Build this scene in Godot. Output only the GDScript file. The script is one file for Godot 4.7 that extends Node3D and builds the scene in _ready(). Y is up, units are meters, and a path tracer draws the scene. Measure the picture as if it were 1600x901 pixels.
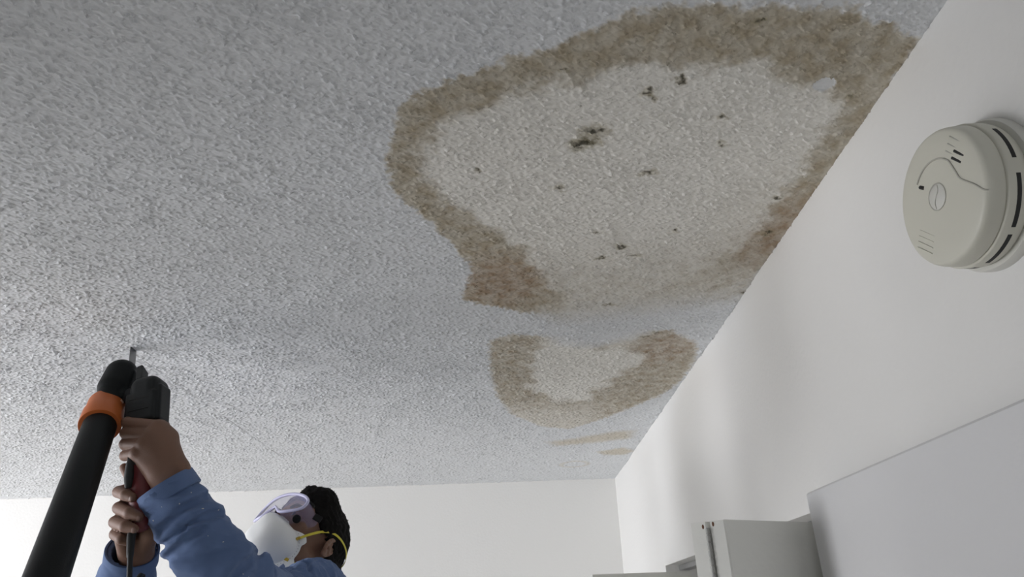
extends Node3D
# A room corner under a water-stained textured ceiling: a masked worker saws the ceiling while a vacuum wand catches the dust.

const CEIL := 2.44
const WALL_X := 0.444
const FAR_Z := -3.087

# ---------------------------------------------------------------- mesh store
class Store:
	var v := PackedVector3Array()
	var n := PackedVector3Array()
	var c := PackedColorArray()
	var i := PackedInt32Array()

	func tri(a: Vector3, b: Vector3, d: Vector3, na: Vector3, nb: Vector3, nd: Vector3) -> void:
		var k := v.size()
		v.append(a); v.append(b); v.append(d)
		n.append(na); n.append(nb); n.append(nd)
		if (b - a).cross(d - a).dot(na + nb + nd) > 0.0:
			i.append(k); i.append(k + 2); i.append(k + 1)
		else:
			i.append(k); i.append(k + 1); i.append(k + 2)

	# a flat polygon that faces away from the point «inside»
	func flat(p: Array, inside: Vector3) -> void:
		var nn := Vector3.ZERO
		for k in range(1, p.size() - 1):
			nn += (p[k] - p[0]).cross(p[k + 1] - p[0])
		nn = nn.normalized()
		var mid := Vector3.ZERO
		for q in p:
			mid += q
		if nn.dot(mid / p.size() - inside) < 0.0:
			nn = -nn
		for k in range(1, p.size() - 1):
			tri(p[0], p[k], p[k + 1], nn, nn, nn)

	func mesh() -> ArrayMesh:
		var a := []
		a.resize(Mesh.ARRAY_MAX)
		a[Mesh.ARRAY_VERTEX] = v
		a[Mesh.ARRAY_NORMAL] = n
		if c.size() == v.size() and c.size() > 0:
			a[Mesh.ARRAY_COLOR] = c
		a[Mesh.ARRAY_INDEX] = i
		var m := ArrayMesh.new()
		m.add_surface_from_arrays(Mesh.PRIMITIVE_TRIANGLES, a)
		return m


# ---------------------------------------------------------------- distance fields, meshed with surface nets
class Field:
	var lo: Vector3
	var nx: int
	var ny: int
	var nz: int
	var s: float
	var d := PackedFloat32Array()

	func _init(low: Vector3, high: Vector3, cell: float) -> void:
		lo = low
		s = cell
		nx = int(ceil((high.x - low.x) / cell)) + 1
		ny = int(ceil((high.y - low.y) / cell)) + 1
		nz = int(ceil((high.z - low.z) / cell)) + 1
		d.resize(nx * ny * nz)
		d.fill(1.0)

	func span(a: Vector3, b: Vector3, grow: float) -> Array:
		var p := (a.min(b) - Vector3.ONE * grow - lo) / s
		var q := (a.max(b) + Vector3.ONE * grow - lo) / s
		return [clampi(int(floor(p.x)), 0, nx - 1), clampi(int(ceil(q.x)), 0, nx - 1), clampi(int(floor(p.y)), 0, ny - 1), clampi(int(ceil(q.y)), 0, ny - 1), clampi(int(floor(p.z)), 0, nz - 1), clampi(int(ceil(q.z)), 0, nz - 1)]

	# a tapered limb between two joints, joined smoothly over the width k
	func bone(a: Vector3, b: Vector3, ra: float, rb: float, k := 0.004) -> void:
		var e := span(a, b, maxf(ra, rb) + k + 3.0 * s)
		var ba := b - a
		var bb := maxf(ba.length_squared(), 1e-9)
		var dr := rb - ra
		for z in range(e[4], e[5] + 1):
			for y in range(e[2], e[3] + 1):
				var at := (z * ny + y) * nx
				for x in range(e[0], e[1] + 1):
					var pa := Vector3(lo.x + x * s, lo.y + y * s, lo.z + z * s) - a
					var t := clampf(pa.dot(ba) / bb, 0.0, 1.0)
					var g := (pa - ba * t).length() - ra - dr * t
					var o := d[at + x]
					var m := k - absf(o - g)
					d[at + x] = minf(o, g) if m <= 0.0 else minf(o, g) - m * m * 0.25 / k

	func blob(c: Vector3, turn: Basis, r: Vector3, k := 0.004) -> void:
		var big := maxf(r.x, maxf(r.y, r.z))
		var e := span(c, c, big + k + 3.0 * s)
		var back := turn.transposed()
		for z in range(e[4], e[5] + 1):
			for y in range(e[2], e[3] + 1):
				var at := (z * ny + y) * nx
				for x in range(e[0], e[1] + 1):
					var p := back * (Vector3(lo.x + x * s, lo.y + y * s, lo.z + z * s) - c)
					var u := p / r
					var k0 := u.length()
					var g := k0 * (k0 - 1.0) / maxf((u / r).length(), 1e-5)
					var o := d[at + x]
					var m := k - absf(o - g)
					d[at + x] = minf(o, g) if m <= 0.0 else minf(o, g) - m * m * 0.25 / k

	# a box with rounded edges
	func box(c: Vector3, turn: Basis, half: Vector3, r: float, k := 0.002) -> void:
		var e := span(c, c, half.length() + k + 3.0 * s)
		var back := turn.transposed()
		var h := half - Vector3.ONE * r
		for z in range(e[4], e[5] + 1):
			for y in range(e[2], e[3] + 1):
				var at := (z * ny + y) * nx
				for x in range(e[0], e[1] + 1):
					var q := (back * (Vector3(lo.x + x * s, lo.y + y * s, lo.z + z * s) - c)).abs() - h
					var g := q.max(Vector3.ZERO).length() + minf(maxf(q.x, maxf(q.y, q.z)), 0.0) - r
					var o := d[at + x]
					var m := k - absf(o - g)
					d[at + x] = minf(o, g) if m <= 0.0 else minf(o, g) - m * m * 0.25 / k

	func cut(a: Vector3, b: Vector3, ra: float, rb: float) -> void:
		var e := span(a, b, maxf(ra, rb) + 3.0 * s)
		var ba := b - a
		var bb := maxf(ba.length_squared(), 1e-9)
		for z in range(e[4], e[5] + 1):
			for y in range(e[2], e[3] + 1):
				var at := (z * ny + y) * nx
				for x in range(e[0], e[1] + 1):
					var pa := Vector3(lo.x + x * s, lo.y + y * s, lo.z + z * s) - a
					var t := clampf(pa.dot(ba) / bb, 0.0, 1.0)
					d[at + x] = maxf(d[at + x], ra + (rb - ra) * t - (pa - ba * t).length())

	func at(p: Vector3) -> float:
		var q := ((p - lo) / s).round()
		return d[(clampi(int(q.z), 0, nz - 1) * ny + clampi(int(q.y), 0, ny - 1)) * nx + clampi(int(q.x), 0, nx - 1)]

	# a groove (amount above 0) or a ridge along a line near the surface
	func press(p: Array, wide: float, amount: float) -> void:
		var low: Vector3 = p[0]
		var high: Vector3 = p[0]
		for q in p:
			low = low.min(q)
			high = high.max(q)
		var e := span(low, high, wide)
		for z in range(e[4], e[5] + 1):
			for y in range(e[2], e[3] + 1):
				var at := (z * ny + y) * nx
				for x in range(e[0], e[1] + 1):
					var w := Vector3(lo.x + x * s, lo.y + y * s, lo.z + z * s)
					var best := 1.0
					for k in p.size() - 1:
						best = minf(best, w.distance_squared_to(Geometry3D.get_closest_point_to_segment(w, p[k], p[k + 1])))
					best = sqrt(best) / wide
					if best < 1.0:
						d[at + x] += amount * (1.0 - best) * ((1.0 - best) * 0.5 + 0.5)

	# keeps what lies on the near side of a plane
	func clip(at0: Vector3, normal: Vector3, reach := 10.0) -> void:
		for z in nz:
			for y in ny:
				var at := (z * ny + y) * nx
				for x in nx:
					if d[at + x] < 2.0 * s:
						var p := Vector3(lo.x + x * s, lo.y + y * s, lo.z + z * s) - at0
						if p.length_squared() < reach * reach:
							d[at + x] = maxf(d[at + x], p.dot(normal))

	# folds and unevenness: noise read in axes of its own, near the surface only
	func crease(noise: FastNoiseLite, axes: Basis, amount: float, middle := Vector3.ZERO, reach := 100.0) -> void:
		for z in nz:
			for y in ny:
				var at := (z * ny + y) * nx
				for x in nx:
					if absf(d[at + x]) < 4.0 * s + amount:
						var w := Vector3(lo.x + x * s, lo.y + y * s, lo.z + z * s)
						var far := (w - middle).length()
						if far < reach:
							var p := axes * w
							d[at + x] -= amount * noise.get_noise_3d(p.x, p.y, p.z) * clampf((reach - far) / (0.3 * reach), 0.0, 1.0)

	func into(out: Store, put := Transform3D()) -> void:
		var ids := PackedInt32Array()
		ids.resize(nx * ny * nz)
		ids.fill(-1)
		var near := 7.0 * s
		var sy := nx
		var sz := nx * ny
		for z in nz - 1:
			for y in ny - 1:
				var at := (z * ny + y) * nx
				for x in nx - 1:
					var o := at + x
					var a := d[o]
					if a > near or a < -near:
						continue
					var b := d[o + 1]
					var c := d[o + sy]
					var e := d[o + sy + 1]
					var f := d[o + sz]
					var g := d[o + sz + 1]
					var h := d[o + sz + sy]
					var q := d[o + sz + sy + 1]
					var under := int(a < 0.0) + int(b < 0.0) + int(c < 0.0) + int(e < 0.0) + int(f < 0.0) + int(g < 0.0) + int(h < 0.0) + int(q < 0.0)
					if under == 0 or under == 8:
						continue
					var p := Vector3.ZERO
					var m := 0
					if (a < 0.0) != (b < 0.0): p += Vector3(a / (a - b), 0, 0); m += 1
					if (c < 0.0) != (e < 0.0): p += Vector3(c / (c - e), 1, 0); m += 1
					if (f < 0.0) != (g < 0.0): p += Vector3(f / (f - g), 0, 1); m += 1
					if (h < 0.0) != (q < 0.0): p += Vector3(h / (h - q), 1, 1); m += 1
					if (a < 0.0) != (c < 0.0): p += Vector3(0, a / (a - c), 0); m += 1
					if (b < 0.0) != (e < 0.0): p += Vector3(1, b / (b - e), 0); m += 1
					if (f < 0.0) != (h < 0.0): p += Vector3(0, f / (f - h), 1); m += 1
					if (g < 0.0) != (q < 0.0): p += Vector3(1, g / (g - q), 1); m += 1
					if (a < 0.0) != (f < 0.0): p += Vector3(0, 0, a / (a - f)); m += 1
					if (b < 0.0) != (g < 0.0): p += Vector3(1, 0, b / (b - g)); m += 1
					if (c < 0.0) != (h < 0.0): p += Vector3(0, 1, c / (c - h)); m += 1
					if (e < 0.0) != (q < 0.0): p += Vector3(1, 1, e / (e - q)); m += 1
					p /= m
					var gx := lerpf(lerpf(b - a, e - c, p.y), lerpf(g - f, q - h, p.y), p.z)
					var gy := lerpf(lerpf(c - a, e - b, p.x), lerpf(h - f, q - g, p.x), p.z)
					var gz := lerpf(lerpf(f - a, g - b, p.x), lerpf(h - c, q - e, p.x), p.y)
					ids[o] = out.v.size()
					out.v.append(put * (lo + (Vector3(x, y, z) + p) * s))
					out.n.append((put.basis * Vector3(gx, gy, gz)).normalized())
		for z in range(1, nz - 1):
			for y in range(1, ny - 1):
				var at := (z * ny + y) * nx
				for x in range(1, nx - 1):
					var o := at + x
					var a := d[o]
					if a > near or a < -near:
						continue
					if (a < 0.0) != (d[o + 1] < 0.0):
						quad(out, ids[o - sy - sz], ids[o - sz], ids[o], ids[o - sy])
					if (a < 0.0) != (d[o + sy] < 0.0):
						quad(out, ids[o - 1 - sz], ids[o - sz], ids[o], ids[o - 1])
					if (a < 0.0) != (d[o + sz] < 0.0):
						quad(out, ids[o - 1 - sy], ids[o - sy], ids[o], ids[o - 1])

	func quad(out: Store, a: int, b: int, c: int, e: int) -> void:
		if a < 0 or b < 0 or c < 0 or e < 0:
			return
		var face := (out.v[b] - out.v[a]).cross(out.v[c] - out.v[a]) + (out.v[c] - out.v[a]).cross(out.v[e] - out.v[a])
		if face.dot(out.n[a] + out.n[b] + out.n[c] + out.n[e]) > 0.0:
			out.i.append_array(PackedInt32Array([a, c, b, a, e, c]))
		else:
			out.i.append_array(PackedInt32Array([a, b, c, a, c, e]))


# ---------------------------------------------------------------- shapes
# a box with chamfered edges
func add_box(m: Store, at: Transform3D, size: Vector3, cut := 0.002) -> void:
	var h := size * 0.5
	var k := minf(cut, minf(h.x, minf(h.y, h.z)) * 0.9)
	var mid := at.origin
	var corner := func(sx: float, sy: float, sz: float, axis: int) -> Vector3:
		var p := Vector3(sx * h.x, sy * h.y, sz * h.z)
		for a in 3:
			if a != axis:
				p[a] -= signf(p[a]) * k
		return at * p
	for axis in 3:
		for s in [-1.0, 1.0]:
			var ring := []
			for uv in [[-1.0, -1.0], [1.0, -1.0], [1.0, 1.0], [-1.0, 1.0]]:
				var g := [0.0, 0.0, 0.0]
				g[axis] = s
				g[(axis + 1) % 3] = uv[0]
				g[(axis + 2) % 3] = uv[1]
				ring.append(corner.call(g[0], g[1], g[2], axis))
			m.flat(ring, mid)
	if k <= 0.0:
		return
	for axis in 3:
		var u := (axis + 1) % 3
		var w := (axis + 2) % 3
		for su in [-1.0, 1.0]:
			for sw in [-1.0, 1.0]:
				var ring := []
				for e in [[-1.0, u], [1.0, u], [1.0, w], [-1.0, w]]:
					var g := [0.0, 0.0, 0.0]
					g[axis] = e[0]
					g[u] = su
					g[w] = sw
					ring.append(corner.call(g[0], g[1], g[2], e[1]))
				m.flat(ring, mid)
	for sx in [-1.0, 1.0]:
		for sy in [-1.0, 1.0]:
			for sz in [-1.0, 1.0]:
				m.flat([corner.call(sx, sy, sz, 0), corner.call(sx, sy, sz, 1), corner.call(sx, sy, sz, 2)], mid)


# a round bar along points with a radius at each; the ends are closed
func add_tube(m: Store, p: Array, r: Array, sides := 16, flat_x := 1.0, first := Vector3.ZERO) -> void:
	var ring0 := []
	var nrm0 := []
	var dir0: Vector3 = (p[1] - p[0]).normalized()
	var side: Vector3 = first if first != Vector3.ZERO else (Vector3.UP if absf(dir0.y) < 0.9 else Vector3.RIGHT)
	for k in p.size():
		var dir: Vector3 = (p[mini(k + 1, p.size() - 1)] - p[maxi(k - 1, 0)]).normalized()
		side = (side - dir * side.dot(dir)).normalized()
		var other := dir.cross(side)
		var rad: float = r[mini(k, r.size() - 1)]
		var ring := []
		var nrm := []
		for j in sides:
			var t := TAU * j / sides
			var o := side * cos(t) + other * sin(t) * flat_x
			ring.append(p[k] + o * rad)
			nrm.append((side * cos(t) * flat_x + other * sin(t)).normalized())
		if k > 0:
			for j in sides:
				var e := (j + 1) % sides
				m.tri(ring0[j], ring0[e], ring[e], nrm0[j], nrm0[e], nrm[e])
				m.tri(ring0[j], ring[e], ring[j], nrm0[j], nrm[e], nrm[j])
		if k == 0:
			m.flat(ring, p[0] + dir * 0.001)
		if k == p.size() - 1:
			m.flat(ring, p[k] - dir * 0.001)
		ring0 = ring
		nrm0 = nrm


# a turned shape: profile points are (radius, height along the y axis of «at»)
func add_lathe(m: Store, at: Transform3D, prof: Array, sides := 48, from := 0.0, to := TAU) -> void:
	var nn := []
	for k in prof.size() - 1:
		var t: Vector2 = prof[k + 1] - prof[k]
		nn.append(Vector2(t.y, -t.x).normalized())
	for k in prof.size() - 1:
		var na: Vector2 = nn[k]
		var nb: Vector2 = nn[k]
		if k > 0 and nn[k - 1].dot(nn[k]) > 0.75:
			na = (nn[k - 1] + nn[k]).normalized()
		if k < nn.size() - 1 and nn[k + 1].dot(nn[k]) > 0.75:
			nb = (nn[k + 1] + nn[k]).normalized()
		for j in sides:
			var q := []
			var qn := []
			for e in [[k, j, na], [k, j + 1, na], [k + 1, j + 1, nb], [k + 1, j, nb]]:
				var a: float = lerpf(from, to, float(e[1]) / sides)
				var pr: Vector2 = prof[e[0]]
				var pn: Vector2 = e[2]
				q.append(at * Vector3(cos(a) * pr.x, pr.y, sin(a) * pr.x))
				qn.append((at.basis * Vector3(cos(a) * pn.x, pn.y, sin(a) * pn.x)).normalized())
			m.tri(q[0], q[1], q[2], qn[0], qn[1], qn[2])
			m.tri(q[0], q[2], q[3], qn[0], qn[2], qn[3])


# a polygon in the plane of x and z of «at», raised along y
func add_prism(m: Store, at: Transform3D, poly: Array, y0: float, y1: float) -> void:
	var mid2 := Vector2.ZERO
	for q in poly:
		mid2 += q / poly.size()
	var mid := at * Vector3(mid2.x, (y0 + y1) * 0.5, mid2.y)
	var low := []
	var high := []
	for q in poly:
		low.append(at * Vector3(q.x, y0, q.y))
		high.append(at * Vector3(q.x, y1, q.y))
	m.flat(low, mid)
	m.flat(high, mid)
	for k in poly.size():
		var e := (k + 1) % poly.size()
		m.flat([low[k], low[e], high[e], high[k]], mid)


# a flat strap along points; «out» says which way its face looks at each
func add_strap(m: Store, p: Array, out: Array, width: float, thick: float) -> void:
	var last := []
	for k in p.size():
		var dir: Vector3 = (p[mini(k + 1, p.size() - 1)] - p[maxi(k - 1, 0)]).normalized()
		var o: Vector3 = (out[k] - dir * out[k].dot(dir)).normalized()
		var w := dir.cross(o) * width * 0.5
		var t := o * thick * 0.5
		var ring := [p[k] - w - t, p[k] + w - t, p[k] + w + t, p[k] - w + t]
		if k > 0:
			var mid: Vector3 = (p[k] + p[k - 1]) * 0.5
			for j in 4:
				m.flat([last[j], last[(j + 1) % 4], ring[(j + 1) % 4], ring[j]], mid)
		if k == 0 or k == p.size() - 1:
			m.flat(ring, p[k] + (dir if k == 0 else -dir) * 0.001)
		last = ring


func curve(p: Array, each := 6) -> Array:
	var out := []
	for k in p.size() - 1:
		var a: Vector3 = p[maxi(k - 1, 0)]
		var d: Vector3 = p[mini(k + 2, p.size() - 1)]
		for j in each:
			out.append(p[k].cubic_interpolate(p[k + 1], a, d, float(j) / each))
	out.append(p[-1])
	return out


# ---------------------------------------------------------------- nodes and materials
func obj(called: String, m: Store, material: Material, parent: Node3D = self, shift := Vector3.ZERO) -> MeshInstance3D:
	var o := MeshInstance3D.new()
	o.name = called
	o.mesh = m.mesh()
	o.material_override = material
	o.position = shift
	parent.add_child(o, true)
	return o


func tag(o: Node3D, label: String, category: String, group := "", kind := "") -> Node3D:
	o.set_meta("label", label)
	o.set_meta("category", category)
	if group:
		o.set_meta("group", group)
	if kind:
		o.set_meta("kind", kind)
	return o


func thing(called: String, at: Vector3, label: String, category: String, kind := "") -> Node3D:
	var o := Node3D.new()
	o.name = called
	o.position = at
	add_child(o, true)
	return tag(o, label, category, "", kind)


func paint(r: float, g: float, b: float, rough := 0.7, metal := 0.0) -> StandardMaterial3D:
	var m := StandardMaterial3D.new()
	m.albedo_color = Color(r, g, b).linear_to_srgb()
	m.roughness = rough
	m.metallic = metal
	return m


func relief(m: StandardMaterial3D, freq: float, scale: float, depth: float, octaves := 3, seed_ := 1) -> StandardMaterial3D:
	var t := NoiseTexture2D.new()
	t.width = 512
	t.height = 512
	t.seamless = true
	t.noise = noise(freq, seed_, octaves)
	m.heightmap_enabled = true
	m.heightmap_texture = t
	m.heightmap_scale = depth
	m.uv1_triplanar = true
	m.uv1_world_triplanar = true
	m.uv1_scale = Vector3.ONE * scale
	return m


func noise(freq: float, seed_: int, octaves := 1) -> FastNoiseLite:
	var f := FastNoiseLite.new()
	f.seed = seed_
	f.noise_type = FastNoiseLite.TYPE_SIMPLEX_SMOOTH
	f.frequency = freq
	f.fractal_type = FastNoiseLite.FRACTAL_FBM if octaves > 1 else FastNoiseLite.FRACTAL_NONE
	f.fractal_octaves = octaves
	return f


func _ready() -> void:
	# ------------------------------------------------------------ camera, sky, light, exposure
	var cam := Camera3D.new()
	cam.name = "camera"
	cam.transform = Transform3D(Basis(Vector3(0.9995, -0.0325, -0.0053), Vector3(0.0317, 0.9041, 0.4262), Vector3(-0.0091, -0.4261, 0.9046)), Vector3(0, 1.9, 0))
	cam.fov = 44.58
	cam.near = 0.02
	cam.far = 60.0
	add_child(cam)
	cam.make_current()

	var env := Environment.new()
	env.background_mode = Environment.BG_SKY
	var sky := ProceduralSkyMaterial.new()
	sky.sky_top_color = Color(0.62, 0.74, 0.9)
	sky.sky_horizon_color = Color(0.85, 0.89, 0.95)
	sky.ground_bottom_color = Color(0.4, 0.42, 0.4)
	sky.ground_horizon_color = Color(0.75, 0.78, 0.8)
	sky.energy_multiplier = 1.0
	env.sky = Sky.new()
	env.sky.sky_material = sky
	env.tonemap_mode = Environment.TONE_MAPPER_LINEAR
	env.tonemap_exposure = 1.03
	env.sdfgi_enabled = true
	env.ssao_enabled = true
	env.ssil_enabled = true
	var we := WorldEnvironment.new()
	we.name = "world"
	we.environment = env
	add_child(we)

	unseen_window_light(Vector3(-5.28, 1.40, -1.60), Vector2(1.7, 1.46), 12.8, -90.0)  # side window out of view, lights the worker and the right wall
	unseen_window_light(Vector3(-5.28, 1.40, 0.85), Vector2(1.7, 1.46), 10.5, -90.0)  # second side window out of view, placed to brighten the far wall
	unseen_window_light(Vector3(-0.25, 1.45, 2.27), Vector2(0.9, 1.1), 0.65, 0.0)  # window behind the camera, unseen, placed to light the closet door leaf

	build_room()
	build_ceiling()
	build_doors()
	build_alarm()
	build_saw()
	build_wand()
	build_person()


# daylight from window openings out of view, placed to light the room
func unseen_window_light(at: Vector3, size: Vector2, energy: float, turn: float) -> void:
	var l := AreaLight3D.new()
	l.name = "unseen_daylight"
	l.area_size = size
	l.light_energy = energy
	l.light_color = Color(0.975, 0.977, 1.0)
	l.position = at
	l.rotation_degrees.y = turn
	l.shadow_enabled = true
	l.set("area_range", 12.0)
	add_child(l)


# ---------------------------------------------------------------- the room
func build_room() -> void:
	var white := relief(paint(0.80, 0.795, 0.77, 0.55), 0.06, 2.5, 0.03)
	var m := Store.new()
	# right wall round the closet opening
	var t := 0.115
	var x0 := WALL_X
	slab(m, Vector3(x0, 0, FAR_Z - 0.1), Vector3(x0 + t, CEIL + 0.12, -2.22))
	slab(m, Vector3(x0, 2.03, -2.22), Vector3(x0 + t, CEIL + 0.12, -0.995))
	slab(m, Vector3(x0, 0, -0.995), Vector3(x0 + t, CEIL + 0.12, 2.3))
	tag(obj("wall_right", m, white), "smooth white painted wall with a closet opening and a smoke alarm on it", "wall", "", "structure")
	m = Store.new()
	slab(m, Vector3(-5.45, 0, FAR_Z - 0.12), Vector3(x0 + t, CEIL + 0.12, FAR_Z))
	tag(obj("wall_far", m, white), "plain white end wall behind the worker meeting the stained ceiling", "wall", "", "structure")
	m = Store.new()
	for e in [[FAR_Z, -2.48, 0.0, 9.0], [-0.72, -0.03, 0.0, 9.0], [1.73, 2.3, 0.0, 9.0], [-2.48, -0.72, 0.0, 0.64], [-2.48, -0.72, 2.16, 9.0], [-0.03, 1.73, 0.0, 0.64], [-0.03, 1.73, 2.16, 9.0]]:
		slab(m, Vector3(-5.42, e[2], e[0]), Vector3(-5.3, minf(e[3], CEIL + 0.12), e[1]))
	tag(obj("wall_left", m, white), "white side wall out of view with two unseen windows placed to light the room", "wall", "", "structure")
	m = Store.new()
	slab(m, Vector3(-5.42, 0, 2.3), Vector3(-0.72, CEIL + 0.12, 2.42))
	slab(m, Vector3(0.22, 0, 2.3), Vector3(x0 + t, CEIL + 0.12, 2.42))
	slab(m, Vector3(-0.72, 0, 2.3), Vector3(0.22, 0.88, 2.42))
	slab(m, Vector3(-0.72, 2.02, 2.3), Vector3(0.22, CEIL + 0.12, 2.42))
	tag(obj("wall_back", m, white), "white wall behind the photographer with a small unseen window placed to light the closet doors", "wall", "", "structure")
	m = Store.new()
	slab(m, Vector3(-1.42, 0, -0.78), Vector3(-1.3, CEIL + 0.06, 2.3))  # unseen partition, placed to darken the near ceiling and right wall
	tag(obj("wall_unseen_partition", m, white), "unseen white partition wall beside the photographer, placed to shade the near ceiling and right wall", "wall", "", "structure")
	m = Store.new()
	slab(m, Vector3(-5.42, -0.1, FAR_Z - 0.12), Vector3(1.3, 0, 2.42))
	tag(obj("floor", m, relief(paint(0.36, 0.33, 0.29, 0.8), 0.1, 3.0, 0.1)), "dull brown floor of the emptied room", "floor", "", "structure")
	# closet shell behind the opening
	m = Store.new()
	slab(m, Vector3(1.1, 0, -2.5), Vector3(1.2, CEIL, -0.7))
	slab(m, Vector3(x0 + t, 0, -2.6), Vector3(1.2, CEIL, -2.5))
	slab(m, Vector3(x0 + t, 0, -0.7), Vector3(1.2, CEIL, -0.6))
	tag(obj("wall_closet", m, white), "white inside walls of the closet behind the folding doors", "wall", "", "structure")
	# frames of the two side windows, both out of view
	for k in 2:
		var zc := -1.60 if k == 0 else 0.85
		var w := thing("window_%d" % (k + 1), Vector3(-5.36, 0.64, zc), "unseen white framed side window %s" % ("beside the worker" if k == 0 else "placed to light the far wall"), "window", "structure")
		m = Store.new()
		for e in [[0.0, 0.02, 1.76, 0.04], [0.0, 1.50, 1.76, 0.04]]:
			add_box(m, Transform3D(Basis(), Vector3(0, e[1], e[0])), Vector3(0.06, e[3], e[2]), 0.004)
		for z in [-0.86, 0.0, 0.86]:
			add_box(m, Transform3D(Basis(), Vector3(0, 0.76, z)), Vector3(0.06, 1.46, 0.04), 0.004)
		obj("window_frame", m, paint(0.8, 0.8, 0.8, 0.4), w)
	var wb := thing("window_3", Vector3(-0.25, 0.88, 2.36), "small unseen white framed window behind the photographer, placed to light the closet doors", "window", "structure")  # out of view, frames the lamp that lights the closet doors
	m = Store.new()
	for y in [0.02, 1.12]:
		add_box(m, Transform3D(Basis(), Vector3(0, y, 0)), Vector3(0.94, 0.04, 0.06), 0.004)
	for x in [-0.45, 0.45]:
		add_box(m, Transform3D(Basis(), Vector3(x, 0.57, 0)), Vector3(0.04, 1.06, 0.06), 0.004)
	obj("window_frame", m, paint(0.8, 0.8, 0.8, 0.4), wb)
	# the track of the closet doors
	m = Store.new()
	add_box(m, Transform3D(Basis(), Vector3(0.497, 2.0225, -1.6075)), Vector3(0.03, 0.015, 1.22), 0.002)
	tag(obj("trim_1", m, paint(0.35, 0.35, 0.35, 0.4, 0.6)), "grey metal door track under the closet header", "track", "", "structure")


func slab(m: Store, a: Vector3, b: Vector3) -> void:
	add_box(m, Transform3D(Basis(), (a + b) * 0.5), b - a, 0.0)


# ---------------------------------------------------------------- the ceiling
var soft_noise: FastNoiseLite
var edge_noise: FastNoiseLite
var rag_noise: FastNoiseLite

# signed distances to an outline, on a grid of 1 cm over the stained area
const SX := -0.30
const SZ := -2.95
const SN := 78
const SM := 252
func outline(p: Array) -> PackedFloat32Array:
	var g := PackedFloat32Array()
	g.resize(SN * SM)
	var poly := PackedVector2Array(p)
	var n := poly.size()
	for b in SM:
		for a in SN:
			var q := Vector2(SX + a * 0.01, SZ + b * 0.01)
			var best := 1.0
			for k in n:
				var s := poly[k]
				var e := poly[(k + 1) % n] - s
				var t := clampf((q - s).dot(e) / e.length_squared(), 0.0, 1.0)
				best = minf(best, (q - s - e * t).length_squared())
			best = sqrt(best)
			g[b * SN + a] = -best if Geometry2D.is_point_in_polygon(q, poly) else best
	return g


func read(g: PackedFloat32Array, x: float, z: float) -> float:
	var u := clampf((x - SX) * 100.0, 0.0, SN - 1.001)
	var w := clampf((z - SZ) * 100.0, 0.0, SM - 1.001)
	var a := int(u)
	var b := int(w)
	u -= a
	w -= b
	var o := b * SN + a
	return lerpf(lerpf(g[o], g[o + 1], u), lerpf(g[o + SN], g[o + SN + 1], u), w)


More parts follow.
